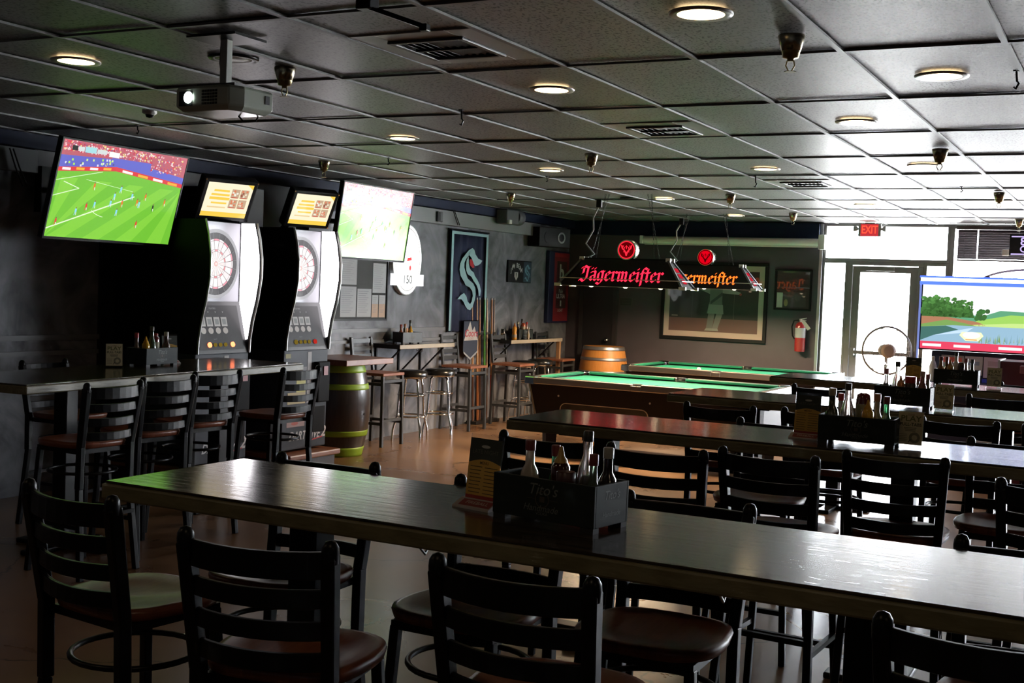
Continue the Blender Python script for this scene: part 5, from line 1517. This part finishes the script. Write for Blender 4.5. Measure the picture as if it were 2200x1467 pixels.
def make_round_stool():
    t = thing('round_stool', '', 'stool', (0, 0, 0), 0, 'round black bar stools with chrome legs')
    B().lathe([(.001, .77), (.12, .768), (.16, .758), (.172, .735), (.172, .7), (.165, .685)], 28).obj('seat', vinyl, t)
    B().lathe([(.166, .684), (.166, .69), (.173, .692), (.173, .7)], 28, cap=False).obj('seat_band', chrome, t)
    for k in range(4):
        a = PI / 4 + k * PI / 2
        c, s = math.cos(a), math.sin(a)
        pts = [(c * r, s * r, z) for r, z in ((.05, .68), (.1, .678), (.125, .66), (.135, .6), (.155, .42), (.165, .28), (.185, .22), (.215, .12), (.22, .02), (.22, .0))]
        B().tube(pts, .0125, 10).obj('leg', chrome, t)
    for z, r in ((.5, .148), (.27, .168)):
        B().tube([(r * math.cos(2 * PI * i / 30), r * math.sin(2 * PI * i / 30), z) for i in range(30)], .010, 8, closed=True).obj('foot_ring', chrome, t)
    return t
rs = make_round_stool(); rs.location = (-7.03, 11.12, 0); rs.rotation_euler.z = .3; rs['label'] = 'round black stool with chrome legs, first right of the barrel'
dup(rs, (-6.97, 11.6, 0), .5, 'round black stool with chrome legs, left of the stool before the banner')
dup(rs, (-7.1, 13.95, 0), .2, 'round black stool with chrome legs under the far counter, left one of the pair')
dup(rs, (-7.12, 14.44, 0), .7, 'round black stool with chrome legs beside the square stool near the oak barrel')

# ------------------------------------------------------------------ barrels
def barrel(x, y, h, r0, r1, wood, hoop, hz, label, top):
    t = thing('barrel', label, 'barrel', (x, y, 0))
    prof = [(r0 + (r1 - r0) * math.sin(PI * k / 16), h * k / 16) for k in range(17)]
    def R(z): return r0 + (r1 - r0) * math.sin(PI * z / h)
    B().lathe(prof, 36).obj('staves', wood, t)
    for z0, z1 in hz:
        n = 4
        p = [(R(z0 + (z1 - z0) * k / n) + .004, z0 + (z1 - z0) * k / n) for k in range(n + 1)]
        B().lathe([(p[0][0] - .01, p[0][1])] + p + [(p[-1][0] - .01, p[-1][1])], 36, cap=False).obj('hoop', hoop, t)
    if top:
        B().box(-.3, .34, -.37, .43, h, h + .055).obj('table_top', stool_wood, t, bevel=.005)
        q = B()
        q.lathe([(.012, 0), (.012, .004)], 12, (R(.42) - .001, 0, .42), axis='x'); q.obj('bung_hole', black_plastic, t)
    else:
        B().lathe([(r0 - .02, h - .02), (r0 - .02, h - .015)], 36).obj('head', mat('barrel_head', (0.02, 0.012, 0.008), 0.5), t)
    return t
stave = mat('dark_staves', (0.022, 0.02, 0.024), 0.32, coat=0.35, noise=(3, (0.06, 0.05, 0.055), (14, 14, 1), 0.3))
barrel(-6.98, 9.72, .9, .235, .305, stave, mat('green_hoop', (0.27, 0.46, 0.03), 0.4), ((.0, .09), (.2, .255), (.655, .71), (.82, .9)), 'dark barrel table with bright green hoops beside the second dart machine', True)
oak = mat('oak_staves', (0.5, 0.18, 0.035), 0.38, noise=(3, (0.62, 0.28, 0.07), (16, 16, 1), 0.3))
barrel(-6.60, 15.36, .95, .28, .345, oak, mat('hoop_steel', (0.42, 0.4, 0.4), 0.35, 0.85), ((.0, .05), (.17, .21), (.33, .37), (.58, .62), (.76, .8), (.9, .95)), 'orange oak barrel with steel hoops in the corner behind the pool tables', False)

# ------------------------------------------------------------------ pool cues in a wall rack
t = thing('cue_rack', 'black floor rack holding the pool cues before the banner', 'rack', (XL + .02, 13.25, 0))
B().box(0, .155, -.3, .3, 0, .04).obj('base', black_paint, t, bevel=.005)
B().box(0, .05, -.3, .3, 1.1, 1.13).box(0, .02, -.02, .02, .04, 1.1).obj('upper_bar', black_paint, t)
tones = [((.5, .26, .12), (.1, .04, .02), 'tan', 'leftmost in the rack'), ((.56, .33, .17), (.3, .1, .03), 'light tan', 'second from the left in the rack'), ((.45, .2, .08), (.08, .03, .015), 'orange-brown', 'in the middle left of the rack'),
         ((.1, .4, .06), (.01, .012, .01), 'green', 'in the middle of the rack'), ((.6, .42, .26), (.12, .05, .02), 'pale maple', 'just right of the green one'), ((.5, .22, .08), (.35, .04, .02), 'tan with a red butt', 'second from the right in the rack'), ((.35, .25, .2), (.05, .03, .03), 'greyish', 'rightmost in the rack')]
for k, (c1, c2, nm, wh) in enumerate(tones):
    y = 12.99 + .085 * k
    x = XL + .10 + .018 * (k % 2)
    q = thing('pool_cue', nm + ' pool cue standing ' + wh, 'pool cue', (x, y, .0415), 0, 'pool cues in the rack', (math.radians(.4 * (3 - k)), math.radians(-2.2), 0))
    B().lathe([(.0155, 0), (.016, .02), (.0145, .55)], 10).obj('butt', mat('cue_butt_%d' % k, c2, 0.3, coat=.4), q)
    B().lathe([(.0145, .55), (.0105, 1.43), (.0095, 1.5)], 10, cap=False).obj('shaft', mat('cue_shaft_%d' % k, c1, 0.35), q)
    B().lathe([(.0096, 1.5), (.0096, 1.52), (.007, 1.526)], 10).obj('tip', white_paint, q)

# ------------------------------------------------------------------ things on the back wall
t = thing('roller_screen', 'long white rolled-up projection screen case high on the back wall', 'screen', (-5.0, YB - .15, 2.44))
pale = mat('screen_case', (0.85, 0.77, 0.75), 0.45)
B().lathe([(.048, -1.2), (.048, 1.22)], 20, axis='x').obj('case', pale, t)
B().box(1.22, 1.3, -.06, .06, -.09, .1).obj('end_cap', white_paint, t, bevel=.006)
B().box(-1.24, -1.2, -.055, .055, -.055, .055).obj('end_cap', pale, t, bevel=.006)
B().box(-1.1, -1.05, .05, .15, -.02, .05).box(1.05, 1.1, .05, .15, -.02, .05).obj('bracket', black_metal, t)
B().box(-1.18, 1.2, -.012, .012, -.066, -.05).obj('pull_bar', pale, t)

def framed(x0, x1, z0, z1, fw, label, polys, mat_w, name='framed_picture'):
    cx, cz = (x0 + x1) / 2, (z0 + z1) / 2; hw, hh = (x1 - x0) / 2, (z1 - z0) / 2
    t = thing(name, label, 'picture', (cx, YB - .001, cz))
    b = B()
    for r_ in (rect(-hw, -hh, hw, -hh + fw), rect(-hw, hh - fw, hw, hh), rect(-hw, -hh + fw, -hw + fw, hh - fw), rect(hw - fw, -hh + fw, hw, hh - fw)): b.prism(r_, FRONT((0, 0, 0)), .0, .035)
    b.obj('frame', black_plastic, t, bevel=.004)
    b = B(); fr = FRONT((0, -.012, 0))
    iw, ih = 2 * (hw - fw), 2 * (hh - fw)
    b.flat(rect(-iw / 2, -ih / 2, iw / 2, ih / 2), fr, 0, (.5, .37, .32) if mat_w else (.02, .018, .018))
    pw, ph = iw - 2 * mat_w, ih - 2 * mat_w
    for i, (p, c, l) in enumerate(polys): b.flat([((x - .5) * pw, (y - .5) * ph) for x, y in p], fr, .0006 * l, c)
    b.obj('print', gloss_print, t, ink=True)
    return t
wh, gr = (.3, .27, .26), (.11, .105, .1)
P = [(rect(0, 0, 1, 1), (.028, .03, .026), 1), (rect(0, 0, 1, .22), (.15, .075, .065), 2), (rect(0, .72, 1, .725), (.1, .1, .095), 2), (rect(.26, .22, .265, .9), (.06, .06, .055), 2), (rect(.73, .1, .735, .9), (.1, .09, .08), 2), (rect(.03, .24, .1, .26), (.22, .2, .18), 2),
     ([(.43, .3), (.62, .3), (.6, .5), (.6, .8), (.53, .86), (.46, .8), (.46, .5)], (.16, .15, .145), 3), ([(.44, .3), (.62, .3), (.61, .45), (.45, .45)], wh, 4),
     ([(.46, .75), (.22, .82), (.2, .78), (.46, .62)], wh, 3), ([(.4, .74), (.5, .93), (.56, .9), (.5, .7)], (.3, .03, .02), 4), ([(.6, .75), (.8, .66), (.81, .62), (.6, .64)], wh, 3), (disc(.8, .63, .015, .02, 10), (.35, .06, .05), 4),
     (disc(.555, .9, .03, .045, 14), (.2, .13, .1), 4), ([(.52, .9), (.59, .9), (.58, .97), (.53, .97)], (.03, .025, .02), 5),
     ([(.45, .3), (.52, .3), (.5, .06), (.43, .06)], (.19, .17, .165), 3), ([(.54, .3), (.61, .3), (.56, .06), (.5, .06)], (.22, .2, .19), 3), ([(.43, .06), (.5, .06), (.5, .02), (.41, .02)], (.3, .28, .26), 4), ([(.5, .06), (.56, .06), (.57, .02), (.5, .02)], (.3, .28, .26), 4),
     ([(.47, .5), (.6, .66), (.6, .6), (.47, .45)], (.06, .06, .06), 5)]
framed(-5.95, -4.46, 1.09, 2.16, .045, 'large framed photograph of a hockey player with arms spread on the back wall', P, .075)
framed(-4.37, -3.88, 1.55, 2.09, .025, 'small dark framed glossy picture above the fire extinguisher', [(rect(0, 0, 1, 1), (.025, .022, .022), 1), (rect(.25, .05, .9, .45), (.045, .04, .042), 2), (disc(.45, .4, .1, .09, 14), (.08, .04, .04), 3), (disc(.65, .3, .09, .1, 12), (.07, .065, .065), 3), (rect(.02, .02, .2, .42), (.5, .46, .4), 3), (disc(.3, .15, .06, .1, 12), (.3, .22, .1), 3)], 0)
t = thing('paper_notice', 'small dim paper notice on the back wall beside the dark door', 'notice', (-6.485, YB, 1.57))
b = B(); fr = FRONT((0, 0, 0))
b.prism(rect(-.095, -.06, .095, .06), fr, .001, .003, 0, (.09, .085, .085)); b.flat(rect(-.085, -.05, .085, .05), fr, .0035, (.045, .042, .043))
for k in range(3): b.flat(rect(-.06, -.025 + .02 * k, .055, -.018 + .02 * k), fr, .004, (.08, .075, .075))
b.obj('print', print_mat, t, ink=True)
t = thing('fire_extinguisher', 'red fire extinguisher with a white tag hanging on the back wall', 'fire extinguisher', (-3.98, YB - .095, 1.02))
B().lathe([(.06, 0), (.068, .01), (.068, .33), (.055, .365), (.025, .385)], 24).obj('cylinder', mat('extinguisher_red', (0.35, 0.02, 0.022), 0.3, coat=.4), t)
B().lathe([(.0688, .18), (.0688, .31)], 24, cap=False).obj('label_band', mat('band_silver', (0.42, 0.42, 0.44), 0.4), t)
B().lathe([(.018, .383), (.018, .42)], 12).bar((-.02, 0, .42), (.075, 0, .44), .022, .012).bar((-.02, 0, .41), (.07, 0, .405), .02, .008).obj('valve', steel, t)
B().tube([(-.02, 0, .41), (-.09, 0, .4), (-.115, 0, .32), (-.1, 0, .2), (-.072, 0, .16)], .01, 8).obj('hose', black_plastic, t)
B().prism([(.02, .4), (.055, .42), (.15, .31), (.11, .28)], FRONT((0, -.07, 0)), 0, .002).obj('tag', mat('tag_paper', (0.5, 0.45, 0.42), 0.7), t)
B().box(-.03, .03, .066, .094, .1, .3).obj('wall_hook', black_metal, t)

# ------------------------------------------------------------------ around the shop front
t = thing('exit_sign', 'red lit exit sign with two lamp heads above the glass door', 'sign', (-3.14, YB - .2, 2.61))
B().box(-.14, .14, -.025, .025, -.085, .075).obj('housing', mat('exit_grey', (0.36, 0.37, 0.37), 0.5), t, bevel=.008)
B().box(-.06, .06, -.02, .02, .075, .089).obj('canopy', MATS['exit_grey'], t)
fr = FRONT((0, -.0255, 0))
B().flat(rect(-.11, -.08, .11, .07), fr, 0).obj('red_panel', glow('exit_panel', (0.75, 0.05, 0.06), 0.75), t)
b = B(); put_text(b, 'EXIT', (0, -.004), .135, fr, .001, bold=.02, sx=.72); b.obj('lettering', glow('exit_letters', (1.0, 0.06, 0.03), 2.0), t)
for s in (-1, 1): B().lathe([(.012, 0), (.035, .03), (.035, .06)], 14, (s * .14, -.0, .01), axis='x').obj('lamp_head', MATS['exit_grey'], t) if s > 0 else B().lathe([(.012, 0), (.035, -.03), (.035, -.06)], 14, (-.14, 0, .01), axis='x').obj('lamp_head', MATS['exit_grey'], t)

t = thing('window_blind', 'dark horizontal slat blind half lowered in the big shop window', 'blind', (-2.12, YB - .06, 2.66))
slat = mat('blind_slat', (0.10, 0.085, 0.09), 0.45)
B().box(0, 2.15, -.03, .03, -.025, .02).obj('headrail', slat, t, bevel=.003)
b = B()
for k in range(12):
    z = -.045 - .0295 * k
    for x0, x1 in ((0.02, .243), (.256, 2.13)):
        b.add([(x0, -.012, z - .014), (x1, -.012, z - .014), (x1, .008, z + .018), (x0, .008, z + .018)], [(0, 1, 2, 3)])
o = b.obj('slats', slat, t); o.modifiers.new('thickness', 'SOLIDIFY').thickness = .0015
B().box(.02, 2.13, -.02, .02, -.41, -.39).obj('bottom_rail', slat, t)
for x in (.1, .8, 1.5): B().tube([(x, -.016, 0), (x, -.016, -.4)], .0015, 5).obj('cord', slat, t)

t = thing('neon_sign', 'small lavender lit window sign seen from behind, before the dark blind', 'sign', (-1.28, YB - .16, 2.46))
B().box(-.22, .3, .0, .02, -.13, .12).obj('backing', black_plastic, t, bevel=.004)
lav = glow('lavender_tube', (0.62, 0.5, 1.0), 1.1)
b = B(); fr = FRONT((0, -.001, 0))
put_text(b, 'PLAY8', (.08, .03), .13, fr, .001, bold=.02, mirror=True); put_text(b, 'LOTTO', (.08, -.06), .11, fr, .001, bold=.02, mirror=True)
b.flat(rect(-.2, .085, .28, .1), fr, .001).flat(rect(-.2, -.125, .28, -.11), fr, .001)
b.obj('lettering', lav, t)
b = B().tube([(-.12, .01, .12), (-.12, .01, .235)], .003, 5).tube([(.2, .01, .12), (.2, .01, .235)], .003, 5)
b.obj('chain', steel, t)
B().box(-.3, -.22, -.01, .03, -.14, -.06).obj('transformer', white_paint, t, bevel=.01)

t = thing('window_decal', 'pale lavender oval lettering decal on the big shop window above the golf screen', 'decal', (-1.25, YB + .06, 1.93))
b = B(); fr = FRONT((0, 0, 0))
for p in ring_polys(0, 0, .62, .22, .65, .25, 40): b.prism(p, fr, 0, .001)
b.prism([(-.52, .14), (-.47, .14), (-.40, -.12), (-.47, -.12)], fr, 0, .001)
b.prism([(-.33, .1), (-.04, .1), (-.04, -.12), (-.1, -.12), (-.12, -.02), (-.2, .02), (-.26, .02), (-.27, -.12), (-.36, -.12)], fr, 0, .001)
b.prism([(.04, .1), (.34, .1), (.34, -.12), (.28, -.12), (.25, .0), (.16, .04), (.1, -.12), (.04, -.12)], fr, 0, .001)
b.obj('vinyl', mat('decal_lavender', (0.35, 0.32, 0.5), 0.6), t)

# golf arcade machine
def golf():
    t = thing('golf_arcade_machine', 'golf arcade machine with a wide screen showing a lake and trees, edged in blue light', 'arcade machine', (-1.44, 13.0, 0))
    shell = mat('arcade_navy', (0.012, 0.013, 0.035), 0.35)
    w, h = 1.22, .69
    B().box(-.5, .5, .05, .6, 0, 1.232).obj('cabinet', shell, t, bevel=.01)
    B().box(-.52, .3, -.3, .05, .72, .93).obj('control_deck', shell, t, bevel=.015)
    B().box(-w / 2 - .02, w / 2 + .02, .0, .09, 1.235, 1.235 + h + .03).obj('monitor', black_plastic, t, bevel=.01)
    fr = FRONT((0, -.001, 1.25 + h / 2))
    r = random.Random(11)
    P = [(rect(0, 0, 1, 1), (.95, .97, 1.0), 0), ([(0, .5), (.5, .52), (.62, .6), (1, .58), (1, .4), (0, .3)], (.12, .36, .2), 1), ([(.44, .44), (.7, .54), (1, .53), (1, .36), (.4, .36)], (.34, .62, .12), 2), ([(.42, .38), (.7, .42), (1, .44), (1, .33), (.3, .33)], (.55, .75, .25), 3),
         ([(0, .5), (.12, .5), (.3, .46), (.45, .42), (.52, .37), (.3, .33), (0, .33)], (.42, .2, .11), 3), ([(0, .36), (.2, .44), (.34, .4), (.44, .36), (.3, .3), (0, .3)], (.2, .36, .1), 4), ([(0, .32), (.25, .36), (.5, .36), (1, .36), (1, .1), (0, .1)], (.3, .48, .62), 5),
         ([(0, .32), (.2, .35), (.3, .3), (.1, .2), (0, .12)], (.06, .16, .14), 6), ([(.1, .2), (.3, .29), (.42, .34), (.36, .26)], (.55, .72, .95), 7)]
    P.append(([(0, .48), (.42, .48), (.4, .6), (.33, .66), (.26, .69), (.2, .66), (.14, .72), (.05, .76), (0, .72)], (.05, .14, .035), 5))
    for k in range(260):
        x = r.uniform(0, .4); y = .5 + (r.random() ** 1.2) * (.28 - .35 * abs(x - .12) * .6)
        c = r.uniform(.35, 1.0) * (1 + 3 * (y - .5))
        P.append((disc(x, y, r.uniform(.008, .02), r.uniform(.014, .03), 8), (.06 * c, .17 * c, .04 * c), 6 + k % 3))
    for k in range(14): P.append((disc(.48 + r.uniform(-.045, .045), .53 + r.uniform(-.06, .07), .02, .035, 9), (.05, .14 * r.uniform(.7, 1.4), .04), 9))
    for k in range(70):
        x = r.uniform(.45, 1); y = .12 + r.uniform(0, .06)
        P.append(([(x, y - .02), (x + .006, y - .02), (x + .004, y + r.uniform(.04, .11))], r.choice([(.1, .25, .08), (.15, .3, .35), (.3, .4, .1)]), 8))
    P.append(([(.33, .27), (.48, .27), (.5, .22), (.46, .14), (.36, .14), (.31, .22)], (.85, .95, .55), 9)); P.append((disc(.405, .225, .07, .05, 16), (1, 1, .85), 10)); P.append((rect(.36, .15, .45, .165), (.8, .3, .1), 11))
    P.append((rect(0, 0, 1, .11), (.75, .06, .12), 12))
    for x0, x1 in ((.02, .17), (.27, .4), (.62, .8), (.88, .98)): P.append((rect(x0, .035, x1, .075), (1, .92, .92), 13))
    m = attr_mat('golf_screen', 1.2, .15)
    show('screen', P, fr, w, h, m, t)
    bl = glow('blue_led', (0.05, 0.1, 1.0), 3.0); wl = glow('white_led', (0.8, 0.9, 1.0), 4.0)
    top = 1.25 + h
    B().box(-w / 2 - .03, w / 2 + .03, -.03, .0, top - .035, top).obj('blue_light_strip', bl, t)
    B().box(-w / 2 - .02, w / 2 + .02, -.034, -.004, top, top + .035).obj('white_light_strip', wl, t)
    B().box(-w / 2 - .03, w / 2 + .03, -.03, .08, top + .035, top + .055).obj('hood', bl, t)
    B().box(-w / 2 - .03, -w / 2 - .012, -.02, .01, 1.12, top).obj('side_light_strip', mat('edge_blue', (0.2, 0.25, 0.6), 0.3, emit=(0.3, 0.4, 1), es=.6), t)
    b = B(); f2 = FRONT((0, .0495, 0))
    b.flat(rect(-.4, 1.0, -.18, 1.19), f2, .001, (0.45, 0.36, 0.36)); b.flat(rect(-.39, 1.12, -.2, 1.17), f2, .002, (0.90, 0.18, 0.14)); b.flat(rect(-.37, 1.02, -.22, 1.1), f2, .002, (0.27, 0.45, 0.36))
    b.flat(rect(-.17, 1.0, .0, 1.19), f2, .001, (0.72, 0.76, 0.81)); b.flat(rect(-.15, 1.1, -.03, 1.14), f2, .002, (0.36, 0.45, 0.63))
    b.flat(rect(.01, .98, .19, 1.19), f2, .001, (0.81, 0.76, 0.90)); b.flat(rect(.05, 1.1, .15, 1.15), f2, .002, (0.63, 0.54, 0.65))
    b.flat(rect(.0, .82, .3, .97), f2, .001, (0.07, 0.11, 0.72))
    b.obj('instruction_sheets', print_mat, t, ink=True)
    B().lathe([(.05 * math.sin(PI * k / 12), -.05 * math.cos(PI * k / 12)) for k in range(13)], 18, (-.1, -.15, .945), cap=False).obj('trackball', white_paint, t)
golf()
t = thing('spray_bottle', 'white plastic bottle standing on the golf machine deck', 'bottle', (-1.885, 12.82, .93))
B().lathe([(.035, 0), (.038, .01), (.038, .15), (.02, .2), (.014, .21)], 18).obj('body', mat('milky_plastic', (0.62, 0.64, 0.72), 0.4), t)
B().lathe([(.016, .208), (.016, .24), (.01, .25)], 14).obj('cap', white_paint, t)

t = thing('maroon_cabinet', 'maroon cabinet with a silver edge and ledge at the right picture edge', 'cabinet', (-1.2, 12.1, 0))
mar = mat('maroon_panel', (0.09, 0.012, 0.028), 0.4)
B().box(.02, .9, .0, .5, .05, 1.2).obj('body', mar, t, bevel=.006)
B().box(.0, .02, -.01, .5, .05, 1.21).obj('metal_edge', steel, t)
B().box(.2, .85, -.12, .0, 1.1, 1.17).obj('ledge', mat('ledge_pink', (0.3, 0.1, 0.16), 0.4), t, bevel=.005)
B().box(.04, .88, .02, .48, 0, .05).obj('base', black_plastic, t)

# pedestal fan
t = thing('pedestal_fan', 'beige pedestal fan with a wire cage before the glass door', 'fan', (-2.40, 13.1, 0))
fanm = mat('fan_beige', (0.42, 0.36, 0.3), 0.45)
B().lathe([(.2, 0), (.2, .02), (.05, .04), (.02, .06)], 24).obj('base', fanm, t)
B().lathe([(.014, .05), (.014, .98)], 12).obj('pole', fanm, t)
R = Matrix.Translation((0, -.05, 1.2)) @ Matrix.Rotation(math.radians(24), 4, 'Z')
def turn(o): o.matrix_local = R; return o
turn(B().lathe([(.0, .14), (.05, .13), (.065, .06), (.06, .0), (.05, -.02)], 18, axis='y', cap=False).obj('motor', fanm, t))
B().bar((0, 0, .96), (0, -.0, 1.17), .03).obj('neck', fanm, t)
b = B()
for rr, yy in ((.25, -.04), (.235, -.075), (.16, -.1), (.08, -.11), (.235, -.01), (.16, .02)): b.tube([(rr * math.cos(2 * PI * i / 36), yy, rr * math.sin(2 * PI * i / 36)) for i in range(36)], .011 if rr == .25 else .003, 6, closed=True)
for k in range(30):
    a = 2 * PI * k / 30; c, s = math.cos(a), math.sin(a)
    b.tube([(c * .04, -.112, s * .04), (c * .16, -.1, s * .16), (c * .235, -.075, s * .235), (c * .25, -.04, s * .25), (c * .235, -.01, s * .235), (c * .06, .03, s * .06)], .0016, 4)
turn(b.obj('cage', fanm, t))
turn(B().lathe([(.05, -.135), (.075, -.12), (.075, -.108)], 20, axis='y').obj('badge', mat('fan_badge', (0.75, 0.5, 0.36), 0.5), t))
b = B()
for k in range(3):
    a = 2 * PI * k / 3
    pts = []
    for i in range(9):
        f = i / 8; a2 = a + .9 * math.sin(PI * f * .5) - .1
        pts.append((.04 + .17 * f, a2))
    vs = []
    for rr, a2 in pts:
        wd = .45 * math.sin(PI * min(.95, .25 + .7 * (rr - .04) / .17))
        for sgn in (-1, 1): vs.append((rr * math.cos(a2 + sgn * wd), -.05 + sgn * .02, rr * math.sin(a2 + sgn * wd)))
    b.add(vs, [(2 * i, 2 * i + 1, 2 * i + 3, 2 * i + 2) for i in range(8)], 0, True)
b.lathe([(.04, -.075), (.045, -.03)], 16, axis='y')
o = turn(b.obj('blades', thin_glass('clear_blade', (.97, .96, .95), .02), t)); o.modifiers.new('thickness', 'SOLIDIFY').thickness = .002
